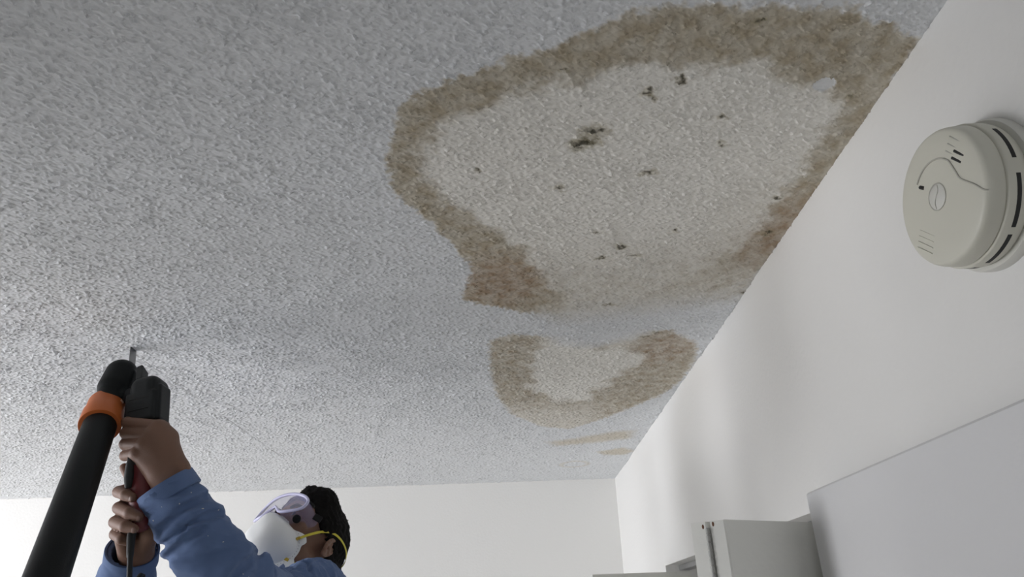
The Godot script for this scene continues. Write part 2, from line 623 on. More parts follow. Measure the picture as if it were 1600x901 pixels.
func build_ceiling() -> void:
	var plaster := relief(paint(0.795, 0.812, 0.83, 0.9), 0.05, 6.0, 0.5)
	var m := Store.new()
	slab(m, Vector3(-5.42, CEIL, FAR_Z - 0.12), Vector3(1.3, CEIL + 0.12, 2.42))
	var top := obj("ceiling", m, plaster)
	tag(top, "white textured ceiling with brown water stains and dark mould spots", "ceiling", "", "structure")

	soft_noise = noise(22.0, 5, 2)
	edge_noise = noise(60.0, 9, 3)
	rag_noise = noise(170.0, 4, 2)
	var ring_out := outline([Vector2(0.447, -0.561), Vector2(0.404, -0.540), Vector2(0.372, -0.530), Vector2(0.361, -0.513), Vector2(0.327, -0.515), Vector2(0.255, -0.509), Vector2(0.197, -0.504), Vector2(0.141, -0.509), Vector2(0.111, -0.526), Vector2(0.048, -0.559), Vector2(-0.027, -0.589), Vector2(-0.094, -0.622), Vector2(-0.116, -0.648), Vector2(-0.133, -0.695), Vector2(-0.146, -0.747), Vector2(-0.151, -0.806), Vector2(-0.133, -0.856), Vector2(-0.087, -0.952), Vector2(-0.062, -1.028), Vector2(-0.056, -1.076), Vector2(-0.075, -1.152), Vector2(-0.079, -1.186), Vector2(-0.025, -1.207), Vector2(0.026, -1.229), Vector2(0.133, -1.223), Vector2(0.254, -1.214), Vector2(0.427, -1.181), Vector2(0.460, -1.052)])
	var ring_in := outline([Vector2(0.362, -0.613), Vector2(0.342, -0.616), Vector2(0.303, -0.588), Vector2(0.265, -0.576), Vector2(0.222, -0.582), Vector2(0.164, -0.571), Vector2(0.125, -0.585), Vector2(0.085, -0.598), Vector2(0.014, -0.621), Vector2(-0.053, -0.657), Vector2(-0.091, -0.691), Vector2(-0.110, -0.735), Vector2(-0.108, -0.801), Vector2(-0.078, -0.856), Vector2(-0.045, -0.906), Vector2(0.002, -0.967), Vector2(0.044, -1.042), Vector2(0.068, -1.123), Vector2(0.132, -1.211), Vector2(0.251, -1.196), Vector2(0.328, -1.116), Vector2(0.389, -1.014), Vector2(0.403, -0.896), Vector2(0.414, -0.776), Vector2(0.414, -0.649)])
	var two_out := outline([Vector2(-0.032, -1.360), Vector2(0.011, -1.328), Vector2(0.076, -1.341), Vector2(0.189, -1.417), Vector2(0.277, -1.358), Vector2(0.338, -1.363), Vector2(0.412, -1.456), Vector2(0.434, -1.563), Vector2(0.435, -1.718), Vector2(0.407, -1.850), Vector2(0.337, -1.968), Vector2(0.259, -2.101), Vector2(0.187, -2.185), Vector2(0.105, -2.150), Vector2(0.007, -1.989), Vector2(-0.030, -1.777), Vector2(-0.037, -1.562)])
	var two_in := outline([Vector2(0.077, -1.348), Vector2(0.049, -1.423), Vector2(0.044, -1.667), Vector2(0.067, -1.805), Vector2(0.130, -1.873), Vector2(0.210, -1.882), Vector2(0.267, -1.700), Vector2(0.315, -1.597), Vector2(0.317, -1.517), Vector2(0.271, -1.455), Vector2(0.205, -1.437), Vector2(0.138, -1.382)])
	var streak := outline([Vector2(0.126, -2.360), Vector2(0.217, -2.318), Vector2(0.335, -2.239), Vector2(0.397, -2.239), Vector2(0.402, -2.345), Vector2(0.289, -2.393), Vector2(0.159, -2.423)])
	var streak_b := outline([Vector2(0.315, -2.538), Vector2(0.401, -2.489), Vector2(0.443, -2.547), Vector2(0.416, -2.597), Vector2(0.344, -2.586)])
	# mould: x, z, radius
	var mould := [0.114, -0.697, 0.0095, 0.108, -0.717, 0.0097, 0.101, -0.724, 0.0106, 0.170, -0.633, 0.0059, 0.177, -0.639, 0.0037, 0.078, -0.823, 0.0063, 0.196, -0.791, 0.0070, 0.203, -0.611, 0.0043, 0.266, -0.677, 0.0047, 0.281, -0.730, 0.0041, 0.394, -0.864, 0.0047, 0.416, -0.967, 0.0052, -0.032, -0.772, 0.0034, 0.141, -0.946, 0.0040, 0.263, -0.953, 0.0041, 0.193, -1.215, 0.0049, 0.445, -1.191, 0.0049, 0.189, -0.998, 0.0063, 0.213, -1.029, 0.0054, 0.161, -1.036, 0.0054, 0.263, -0.528, 0.0039, 0.069, -0.592, 0.0028, 0.409, -0.647, 0.0038, 0.291, -1.388, 0.0055, 0.312, -1.365, 0.0055]
	var lump := FastNoiseLite.new()
	lump.seed = 11
	lump.noise_type = FastNoiseLite.TYPE_CELLULAR
	lump.cellular_return_type = FastNoiseLite.RETURN_DISTANCE
	lump.cellular_jitter = 1.0
	lump.frequency = 105.0
	var vein := noise(95.0, 21, 2)
	var grain := noise(260.0, 31, 2)
	var patchy := noise(9.0, 41, 2)
	var cells := FastNoiseLite.new()
	cells.seed = 3
	cells.noise_type = FastNoiseLite.TYPE_CELLULAR
	cells.cellular_return_type = FastNoiseLite.RETURN_DISTANCE2_SUB
	cells.cellular_jitter = 1.0
	cells.frequency = 92.0

	# rows of the sprayed coat, finer where they are close to the eye
	var rows := PackedFloat32Array()
	var z := -0.12
	while z > FAR_Z:
		rows.append(z)
		z -= 0.0015 + 0.0011 * maxf(-z - 0.4, 0.0)
	rows.append(FAR_Z - 0.002)
	var nc := 900
	var nr := rows.size()
	var drop := PackedFloat32Array()
	drop.resize(nr * nc)
	var v := PackedVector3Array()
	v.resize(nr * nc)
	var col := PackedColorArray()
	col.resize(nr * nc)
	var clean := Color(0.795, 0.812, 0.83)
	var damp := Color(0.87, 0.85, 0.79)
	var tan_ := Color(0.47, 0.415, 0.31)
	var rust := Color(0.40, 0.30, 0.205)
	var black := Color(0.05, 0.045, 0.03)
	for r in nr:
		z = rows[r]
		var left := -0.85 + 0.66 * z
		for c in nc:
			var x := lerpf(WALL_X + 0.004, left, float(c) / (nc - 1))
			# relief: sprayed lumps with thin crests, patchy in strength
			var pat := (0.90 + 0.35 * patchy.get_noise_2d(x, z)) * (1.0 + 0.55 * smoothstep(-0.8, -1.7, z))
			var lu := -lump.get_noise_2d(x, z)
			var vn := 1.0 - absf(vein.get_noise_2d(x, z)) * 3.2
			var gr := grain.get_noise_2d(x, z)
			var ce := 1.0 - smoothstep(0.0, 0.25, cells.get_noise_2d(x + 0.0022 * gr, z + 0.0016 * vn) + 1.0)
			var broken := smoothstep(-0.25, 0.45, rag_noise.get_noise_2d(x * 0.55, z * 0.55))
			var h := 0.0013 * smoothstep(0.15, 0.95, lu) + 0.0043 * ce * broken + 0.0009 * maxf(vn, 0.0) * maxf(vn, 0.0)
			h = h * pat + 0.0006 * gr + 0.0009
			# the sagging board joint that runs across from the saw cut to the wall
			var crest := -1.31 + 0.105 * x
			var on := smoothstep(-0.80, -0.45, x)
			var dz := z - crest
			var sag := 0.0165 * on * (1.0 - 0.85 * smoothstep(0.05, 0.42, x))
			if dz > 0.0:
				h += sag * (1.0 - smoothstep(0.0, 0.15, dz))
			else:
				h += sag * (1.0 - smoothstep(0.0, 0.46, -dz))
			h += 0.004 * exp(-pow((z + 2.72) / 0.12, 2.0))
			# the cut along the board edge, fresh behind the blade, and a hairline crack ahead of it
			var off := absf(x + 0.7935 + 0.0012 * rag_noise.get_noise_2d(z * 0.1, 3.0) + 0.010 * smoothstep(-1.3, -0.9, z))
			var slit := 0.0
			if z < -1.36 and z > -2.46:
				slit = (1.0 - smoothstep(0.0006, 0.0020, off)) * smoothstep(-0.75, 0.10, edge_noise.get_noise_2d(z * 0.15, 8.0))
			elif z < -1.00 and z > -1.36:
				slit = (1.0 - smoothstep(0.0006, 0.0018, off)) * smoothstep(-0.1, 0.25, edge_noise.get_noise_2d(z * 0.2, 1.0))
			h -= 0.0006 * slit
			# stains
			var k := clean.lerp(Color(0.10, 0.10, 0.10), 0.62 * slit)
			if x > -0.26:
				var wx := x + 0.005 * soft_noise.get_noise_2d(x, z) + 0.009 * edge_noise.get_noise_2d(x, z)
				var wz := z + 0.005 * soft_noise.get_noise_2d(x + 7.0, z) + 0.009 * edge_noise.get_noise_2d(x + 7.0, z)
				var mott := edge_noise.get_noise_2d(x * 0.5 + 3.0, z * 0.5)
				if z > -1.4:
					var o := read(ring_out, wx, wz)
					if o < 0.09:
						var i := read(ring_in, wx, wz) + 0.016 * soft_noise.get_noise_2d(x * 0.8 + 2.0, z * 0.8)
						var fuzz := smoothstep(0.03, 0.12, x) * smoothstep(-1.10, -1.18, z)
						var inside := smoothstep(0.006 + 0.08 * fuzz, -0.006 - 0.05 * fuzz, o)
						var band := smoothstep(-0.022, 0.008, i)
						# near the wall and towards the joint the stain fills in softly
						var low := smoothstep(-0.88, -1.18, z) * 0.42 + smoothstep(0.26, 0.43, x) * smoothstep(-0.68, -0.9, z) * 0.35
						band = maxf(band * (1.0 - 0.55 * smoothstep(-1.0, -1.16, z) * smoothstep(0.06, 0.16, x)), low * (0.75 + 0.5 * mott))
						var reddish := clampf(smoothstep(0.13, 0.02, Vector2(x + 0.01, (z + 1.115) * 0.8).length()) + 0.8 * smoothstep(0.09, 0.02, Vector2((x - 0.425) * 1.2, (z + 0.97) * 0.5).length()) + 0.35 * mott, 0.0, 1.0)
						k = k.lerp(damp, inside)
						k = k.lerp(tan_.lerp(rust, reddish), inside * clampf(band * (0.86 + 0.35 * mott), 0.0, 1.0))
				if z < -1.28:
					var o := read(two_out, wx, wz)
					if o < 0.03:
						var i := read(two_in, wx, wz) + 0.030 * soft_noise.get_noise_2d(x * 0.7 + 4.0, z * 0.5)
						var open := smoothstep(-1.50, -1.38, z) * smoothstep(0.06, 0.12, x) * smoothstep(0.33, 0.26, x)
						var inside := smoothstep(0.012 + 0.02 * open, -0.006 - 0.08 * open, o)
						var band := smoothstep(-0.03, 0.014, i) * (1.0 - 0.8 * smoothstep(-1.50, -1.36, z) * smoothstep(0.08, 0.14, x) * smoothstep(0.31, 0.25, x))
						band *= 1.0 - 0.6 * smoothstep(-1.80, -2.05, z) * smoothstep(0.32, 0.2, x)
						k = k.lerp(damp, inside)
						k = k.lerp(tan_.lerp(rust, clampf(0.15 + 0.4 * mott + 0.7 * smoothstep(0.11, 0.02, Vector2(x - 0.345, (z + 1.47) * 0.7).length()), 0.0, 1.0)), inside * clampf(band * (0.72 + 0.4 * mott), 0.0, 1.0))
					if z < -2.15:
						var s := maxf(smoothstep(0.025, -0.03, read(streak, wx, wz)), smoothstep(0.02, -0.012, read(streak_b, wx, wz)))
						var e := absf(Vector2((x - 0.243) / 0.06, (z + 2.735) / 0.066).length() - 0.85)
						s = maxf(s * 0.75, 0.4 * smoothstep(0.25, 0.05, e))
						k = k.lerp(Color(0.63, 0.57, 0.45), s)
				# mould colonies
				for q in range(0, mould.size(), 3):
					var dx: float = wx - mould[q]
					var dd: float = wz - mould[q + 1]
					var rr: float = mould[q + 2] * 1.2
					if absf(dx) < 3.0 * rr and absf(dd) < 3.0 * rr:
						var far := Vector2(dx * 0.8, dd * 1.3).length() / rr + 0.30 * rag_noise.get_noise_2d(x, z) + 0.25 * edge_noise.get_noise_2d(x, z)
						k = k.lerp(Color(0.42, 0.37, 0.24), 0.55 * smoothstep(1.9, 0.7, far))
						k = k.lerp(black, 0.9 * smoothstep(1.0, 0.25, far))
				# fine specks in the damp area
				var sp := rag_noise.get_noise_2d(x + 5.0, z)
				if sp > 0.62 and z < -0.6 and z > -1.3 and x > -0.05:
					k = k.lerp(Color(0.25, 0.22, 0.16), 0.5 * smoothstep(0.62, 0.75, sp))
				# a bare patch where the coat has flaked off
				var bare := Vector2((x - 0.369) / 0.013, (z + 0.626) / 0.011).length()
				if bare < 1.0:
					h *= 0.25
					k = k.lerp(clean, 0.9)
			drop[r * nc + c] = h
			v[r * nc + c] = Vector3(x, CEIL - h, z)
			col[r * nc + c] = k
	var n := PackedVector3Array()
	n.resize(nr * nc)
	for r in nr:
		for c in nc:
			var c0 := maxi(c - 1, 0)
			var c1 := mini(c + 1, nc - 1)
			var r0 := maxi(r - 1, 0)
			var r1 := mini(r + 1, nr - 1)
			var a := v[r * nc + c0]
			var b := v[r * nc + c1]
			var e := v[r1 * nc + c] - v[r0 * nc + c]
			var q := (b - a).cross(e).normalized()
			n[r * nc + c] = q if q.y < 0.0 else -q
	var idx := PackedInt32Array()
	idx.resize((nr - 1) * (nc - 1) * 6)
	var w := 0
	for r in nr - 1:
		for c in nc - 1:
			var o := r * nc + c
			idx[w] = o; idx[w + 1] = o + nc; idx[w + 2] = o + 1
			idx[w + 3] = o + 1; idx[w + 4] = o + nc; idx[w + 5] = o + nc + 1
			w += 6
	var coat := Store.new()
	coat.v = v
	coat.n = n
	coat.c = col
	coat.i = idx
	var spray := StandardMaterial3D.new()
	spray.albedo_color = Color.WHITE
	spray.vertex_color_use_as_albedo = true
	spray.roughness = 0.92
	obj("textured_coat", coat, spray, top).set_meta("kind", "stuff")


# ---------------------------------------------------------------- doors
func build_doors() -> void:
	var enamel := relief(paint(0.78, 0.78, 0.73, 0.45), 0.05, 3.0, 0.03, 3, 3)
	var steel := paint(0.36, 0.36, 0.34, 0.5, 0.2)
	var chip := paint(0.16, 0.07, 0.035, 0.8)
	bifold("bifold_door", [Vector2(0.2340, -0.9770), Vector2(0.2515, -0.9612), Vector2(0.2545, -0.9585), Vector2(0.2710, -0.9440)], Vector2(0.9, -0.436), 0.235, 1.0, enamel, steel, chip,
		"folded pale grey closet door pair with a long knuckle hinge, beside the white door")
	bifold("bifold_door", [Vector2(0.2150, -2.1620), Vector2(0.2155, -2.1410), Vector2(0.2155, -2.1380), Vector2(0.2160, -2.1170)], Vector2(0.995, -0.03), 0.28, -1.0, enamel, steel, chip,
		"grey closet door pair at the far end of the opening, only its top showing")
	# the room door, swung open flat against the wall
	var at := Vector3(0.4125, 0.012, -0.593)
	var d := thing("door_1", at, "plain white flush door standing open flat against the wall below the smoke alarm", "door", "structure")
	var m := Store.new()
	add_box(m, Transform3D(Basis(), Vector3(0, 1.015, 0)), Vector3(0.035, 2.03, 0.77), 0.003)
	obj("door_slab", m, relief(paint(0.70, 0.70, 0.70, 0.5), 0.05, 3.0, 0.02, 3, 6), d)
	m = Store.new()
	for y in [0.25, 1.0, 1.8]:
		add_tube(m, [Vector3(0.0195, y - 0.045, 0.389), Vector3(0.0195, y + 0.045, 0.389)], [0.006], 12)
	obj("hinge", m, steel, d)


# two leaves folded face to face, their free edges towards the room
func bifold(called: String, e: Array, dir: Vector2, length: float, side: float, enamel: Material, steel: Material, chip: Material, label: String) -> void:
	var base := Vector3(e[1].x, 0.014, e[1].y)
	var t := thing(called, base, label, "door")
	var top := 2.008 - 0.014
	var o2 := Vector2(base.x, base.z)
	var run := dir.normalized() * length
	for k in [0, 2]:
		var a: Vector2 = e[k] - o2
		var b: Vector2 = e[k + 1] - o2
		var mid := (a + b) * 0.5
		var r := (b - a).normalized() * 0.0015
		var m := Store.new()
		add_prism(m, Transform3D(), [a + r + dir * 0.0, b - r, b + dir * 0.0016, b + run, a + run, a + dir * 0.0016], 0.0, top)
		var leaf := obj("leaf", m, enamel, t)
		leaf.set_meta("label", "painted wooden door leaf")
		# a filled screw hole and a chipped corner on the edge of the leaf
		var edge_n := Vector2((b - a).y, -(b - a).x).normalized()
		if edge_n.dot(dir) > 0.0:
			edge_n = -edge_n
		var face := Vector3(edge_n.x, 0, edge_n.y)
		m = Store.new()
		var turn := Basis(Vector3.UP.cross(face).normalized(), face, Vector3.UP.cross(face).normalized().cross(face))
		add_lathe(m, Transform3D(turn, Vector3(mid.x, top - 0.074, mid.y) - face * 0.0004), [Vector2(0.0001, 0.0012), Vector2(0.0033, 0.0011), Vector2(0.0042, 0.0)], 20)
		obj("screw_plug", m, paint(0.60, 0.60, 0.55, 0.5) if k == 0 else paint(0.42, 0.42, 0.40, 0.5), leaf)
		if side > 0.0:
			m = Store.new()
			var q := a.lerp(b, 0.78 if k == 0 else 0.25)
			add_lathe(m, Transform3D(turn * Basis.from_scale(Vector3(1, 1, 1.9)), Vector3(q.x, top - (0.006 if k == 0 else 0.004), q.y) - face * 0.0002), [Vector2(0.0001, 0.0008), Vector2(0.0012, 0.0006), Vector2(0.0018, 0.0)], 9)
			obj("chipped_paint", m, chip, leaf)
	if side < 0.0:
		return
	# the long hinge between the leaves, knuckle by knuckle as far down as it shows
	var mid: Vector2 = (e[1] + e[2]) * 0.5 - o2
	var out := -dir.normalized() * 0.0015
	var line := Vector3(mid.x + out.x, 0, mid.y + out.y)
	var m := Store.new()
	add_tube(m, [line + Vector3(0, 0.05, 0), line + Vector3(0, 1.615, 0), line + Vector3(0, 1.625, 0), line + Vector3(0, 1.985, 0)], [0.0028, 0.0028, 0.0013, 0.0013], 12)
	var hinge := obj("hinge", m, steel, t)
	hinge.set_meta("label", "long grey knuckle hinge")
	var one := Store.new()
	add_tube(one, [Vector3(0, -0.0038, 0), Vector3(0, -0.0034, 0), Vector3(0, 0.0034, 0), Vector3(0, 0.0038, 0)], [0.0023, 0.0028, 0.0028, 0.0023], 14)
	var shared := one.mesh()
	for k in 40:
		var kn := MeshInstance3D.new()
		kn.name = "knuckle"
		kn.mesh = shared
		kn.material_override = steel
		kn.position = line + Vector3(0, top - 0.012 - k * 0.0092, 0)
		hinge.add_child(kn, true)


# ---------------------------------------------------------------- smoke alarm
func build_alarm() -> void:
	var plastic := paint(0.66, 0.65, 0.56, 0.42)
	var pale := paint(0.69, 0.685, 0.63, 0.4)
	var dark := paint(0.012, 0.012, 0.012, 0.6)
	var groove := paint(0.50, 0.49, 0.43, 0.6)
	var at := Vector3(WALL_X, 2.236, -0.548)
	var t := thing("smoke_alarm", at, "round ivory plastic smoke alarm high on the white wall", "smoke alarm")
	# its own axes: height runs out of the wall
	var turn := Basis(Vector3(0, 1, 0), Vector3(-1, 0, 0), Vector3(0, 0, 1))
	var xf := Transform3D(turn, Vector3.ZERO)
	var m := Store.new()
	add_lathe(m, xf, [Vector2(0.0695, 0.0), Vector2(0.0695, 0.006), Vector2(0.068, 0.0085), Vector2(0.062, 0.009)], 72)
	obj("mounting_plate", m, pale, t)
	m = Store.new()
	add_lathe(m, xf, [Vector2(0.0625, 0.0085), Vector2(0.0645, 0.0115), Vector2(0.0655, 0.016), Vector2(0.0655, 0.0272), Vector2(0.0645, 0.0284), Vector2(0.0630, 0.0288), Vector2(0.0630, 0.0296), Vector2(0.0640, 0.0302), Vector2(0.0634, 0.038), Vector2(0.0626, 0.0420), Vector2(0.0612, 0.0442), Vector2(0.0590, 0.0453), Vector2(0.045, 0.0462), Vector2(0.030, 0.0467), Vector2(0.0, 0.0469)], 96)
	var body := obj("body", m, plastic, t)
	# side slots
	for a in [[60.0, 93.0], [105.0, 145.0], [151.0, 184.0], [196.0, 232.0], [244.0, 280.0], [292.0, 326.0]]:
		m = Store.new()
		add_lathe(m, xf, [Vector2(0.0654, 0.0176), Vector2(0.06575, 0.0179), Vector2(0.06575, 0.0213), Vector2(0.0654, 0.0216)], 14, deg_to_rad(a[0]), deg_to_rad(a[1]))
		obj("vent_slot", m, dark, t)
	# face details: (y, z) on the face
	var fy := 0.0470
	var face := func(y: float, z: float, up := 0.0) -> Vector3: return Vector3(-(fy + up), y, z)
	m = Store.new()
	add_lathe(m, Transform3D(turn, face.call(0.001, 0.000, -0.0012)), [Vector2(0.0120, 0.0), Vector2(0.0120, 0.0012), Vector2(0.0113, 0.0018), Vector2(0.0, 0.0023)], 40)
	var button := obj("test_button", m, pale, t)
	button.set_meta("label", "round test button")
	m = Store.new()
	add_lathe(m, Transform3D(turn, face.call(0.001, 0.000, -0.0006)), [Vector2(0.0120, 0.0010), Vector2(0.0128, 0.0010), Vector2(0.0128, 0.0)], 40)
	obj("button_gap", m, groove, t)
	m = Store.new()
	add_tube(m, curve([face.call(0.0105, 0.0055, 0.0008), face.call(0.0050, 0.0048, 0.0011), face.call(0.0010, 0.0002, 0.0012), face.call(-0.0035, -0.0040, 0.0011), face.call(-0.0090, -0.0050, 0.0007)]), [0.00035], 8)
	obj("button_line", m, groove, button)
	m = Store.new()
	add_tube(m, [face.call(0.0235, -0.0185, -0.0006), face.call(0.0195, -0.0140, -0.0006)], [0.0019], 10)
	obj("indicator_window", m, dark, t)
	# the raised step that curls round the button and runs out to the rim
	m = Store.new()
	var step := []
	for a in range(-38, 62, 8):
		step.append(face.call(0.0015 + 0.034 * cos(deg_to_rad(a)), 0.034 * sin(deg_to_rad(a)), 0.0))
	step.append(face.call(0.0060, 0.0325, 0.0))
	step.append(face.call(-0.0030, 0.0350, -0.0002))
	step.append(face.call(-0.0160, 0.0465, -0.0006))
	step.append(face.call(-0.0255, 0.0530, -0.0015))
	step.append(face.call(-0.0280, 0.0552, -0.0040))
	add_tube(m, curve(step, 3), [0.0008], 8)
	obj("step_line", m, groove, t)
	# sounder grille: four bars, dark gaps towards one end
	for k in 4:
		m = Store.new()
		var p: Vector3 = face.call(0.0395 - 0.0042 * k, 0.0385 - 0.0049 * k, -0.0006 - 0.0002 * (3 - k))
		var q: Vector3 = face.call(0.0175 - 0.0032 * k, 0.0545 - 0.0052 * k, -0.0016 - 0.0004 * (3 - k))
		add_tube(m, [p, q], [0.0007], 8)
		obj("grille_bar", m, groove, t)
		if k > 0 and k < 3:
			m = Store.new()
			add_tube(m, [p.lerp(q, 0.42) + Vector3(0, -0.0022, -0.0022), p.lerp(q, 0.95) + Vector3(0, -0.0022, -0.0022)], [0.0016], 8)
			obj("grille_opening", m, dark, t)
	# moulded lines low on the face
	for k in 4:
		m = Store.new()
		var p: Vector3 = face.call(-0.012 - 0.0042 * k, -0.0380 - 0.0036 * k, -0.0004)
		add_tube(m, [p, p + Vector3(0.0002, -0.0160, 0.0165)], [0.0004], 6)
		obj("moulded_line", m, plastic, t)


# ---------------------------------------------------------------- the power saw in the worker's hands
func build_saw() -> void:
	var top: Vector3 = Vector3(-0.6820, 2.3374, -1.2821)
	var low: Vector3 = Vector3(-0.6332, 2.0580, -1.2474)
	var up := (top - low).normalized()
	var to_eye := Vector3(-0.0091, -0.4261, 0.9046)
	var front := (to_eye - up * to_eye.dot(up)).normalized()
	var right := up.cross(front)
	var ax := Basis(right, up, front)
	var len := (top - low).length()
	var black := relief(paint(0.011, 0.0125, 0.013, 0.5), 0.1, 12.0, 0.02)
	black.metallic_specular = 0.35
	var rubber := paint(0.012, 0.013, 0.013, 0.7)
	var red := paint(0.13, 0.02, 0.022, 0.42)
	var steel := paint(0.20, 0.20, 0.20, 0.42, 0.85)
	var t := thing("oscillating_saw", low, "red and black corded power saw cutting the ceiling, gripped in both hands", "power tool")
	var lo := Vector3(-0.10, -0.05, -0.10)
	var hi := Vector3(0.10, len + 0.03, 0.10)
	var put := Transform3D(ax, Vector3.ZERO)
	# gear head
	var f := Field.new(Vector3(-0.06, len - 0.13, -0.06), Vector3(0.06, len + 0.03, 0.06), 0.003)
	f.box(Vector3(0.001, len - 0.036, 0), Basis(), Vector3(0.0280, 0.034, 0.029), 0.019)
	f.box(Vector3(-0.001, len - 0.066, 0), Basis(), Vector3(0.0290, 0.030, 0.0285), 0.006)
	f.box(Vector3(0.0265, len - 0.060, 0.002), Basis(), Vector3(0.0080, 0.036, 0.018), 0.004, 0.002)
	f.bone(Vector3(-0.030, len - 0.028, 0), Vector3(-0.042, len - 0.028, 0), 0.017, 0.016, 0.003)
	var m := Store.new()
	f.into(m, put)
	obj("gear_head", m, black, t)
	m = Store.new()
	for y in [len - 0.040, len - 0.062]:
		add_box(m, put * Transform3D(Basis(), Vector3(-0.002, y - 0.012, 0.0283)), Vector3(0.038, 0.0018, 0.003), 0.001)
	obj("housing_seam", m, rubber, t)
	# grip
	f = Field.new(Vector3(-0.06, -0.03, -0.06), Vector3(0.06, len - 0.06, 0.06), 0.003)
	f.bone(Vector3(0.002, 0.015, 0), Vector3(0.001, len * 0.38, 0), 0.0185, 0.0235, 0.01)
	f.bone(Vector3(0.001, len * 0.38, 0), Vector3(0, len * 0.55, 0), 0.0235, 0.024, 0.01)
	f.bone(Vector3(0, len * 0.55, 0), Vector3(0, len - 0.09, 0), 0.024, 0.028, 0.01)
	m = Store.new()
	f.into(m, put)
	obj("grip", m, red, t)
	# switch and plate with its white mark
	m = Store.new()
	add_tube(m, [put * Vector3(-0.012, 0.070, 0.0215), put * Vector3(-0.010, 0.085, 0.0245), put * Vector3(-0.009, 0.110, 0.0245), put * Vector3(-0.011, 0.124, 0.021)], [0.005, 0.0078, 0.0078, 0.005], 14)
	obj("switch", m, rubber, t)
	m = Store.new()
	add_box(m, put * Transform3D(Basis(), Vector3(-0.004, len * 0.415, 0.0262)), Vector3(0.020, 0.022, 0.004), 0.001)
	var plate := obj("name_plate", m, rubber, t)
	m = Store.new()
	add_box(m, put * Transform3D(Basis(), Vector3(-0.001, len * 0.42, 0.0284)), Vector3(0.0014, 0.010, 0.0012), 0.0002)
	add_box(m, put * Transform3D(Basis(), Vector3(0.003, len * 0.415, 0.0284)), Vector3(0.0036, 0.0016, 0.0012), 0.0002)
	obj("plate_mark", m, paint(0.7, 0.7, 0.7, 0.5), plate)
	# blade: a flat plate seen nearly edge on, its tip in the ceiling
	var tip := Vector3(-0.7854, 2.447, -1.385) - low
	var root := put * Vector3(-0.040, len - 0.030, 0)
	var along := (tip - root).normalized()
	var wide := to_eye - along * to_eye.dot(along)
	wide = (wide.normalized() * 0.93 + along.cross(wide.normalized()) * 0.37).normalized()
	m = Store.new()
	var bl := (tip - root).length()
	add_box(m, Transform3D(Basis(wide, along, wide.cross(along)), root + along * bl * 0.5), Vector3(0.022, bl, 0.0016), 0.0004)
	var tooth := Store.new()
	var blade := obj("blade", m, steel, t)
	for k in 9:
		var p := tip - along * 0.0005 + wide * (-0.0095 + k * 0.0024)
		add_box(tooth, Transform3D(Basis(wide, along, wide.cross(along)).rotated(wide.cross(along), PI / 4), p), Vector3(0.0016, 0.0016, 0.0012), 0.0)
	obj("teeth", tooth, steel, blade)
	m = Store.new()
	add_tube(m, [put * Vector3(-0.040, len - 0.028, 0), put * Vector3(-0.047, len - 0.028, 0)], [0.009, 0.008], 16)
	obj("blade_clamp", m, steel, t)
	# dust guard beside the blade
	m = Store.new()
	add_box(m, Transform3D(Basis(wide, along, wide.cross(along)), put * Vector3(-0.017, len + 0.010, 0.0)), Vector3(0.024, 0.046, 0.012), 0.002)
	obj("dust_guard", m, rubber, t)
	# cord
	m = Store.new()
	add_tube(m, [put * Vector3(-0.006, 0.012, 0.004), Vector3(-0.6292, 2.0446, -1.2183) - low, Vector3(-0.6252, 2.0129, -1.2188) - low], [0.0075, 0.0066, 0.0052], 14)
	obj("cord_sleeve", m, rubber, t)
	var cord := curve([Vector3(-0.6290, 2.0329, -1.2205) - low, Vector3(-0.6217, 2.0029, -1.2158) - low, Vector3(-0.6197, 1.9650, -1.2248) - low, Vector3(-0.6158, 1.8906, -1.2487) - low, Vector3(-0.60, 0.9, -1.02) - low, Vector3(-0.62, 0.2, -1.0) - low, Vector3(-0.66, 0.004, -0.94) - low, Vector3(-0.9, 0.004, -0.8) - low, Vector3(-1.3, 0.004, -0.9) - low], 8)
	m = Store.new()
	add_tube(m, cord, [0.0042], 12)
	obj("cord", m, rubber, t)


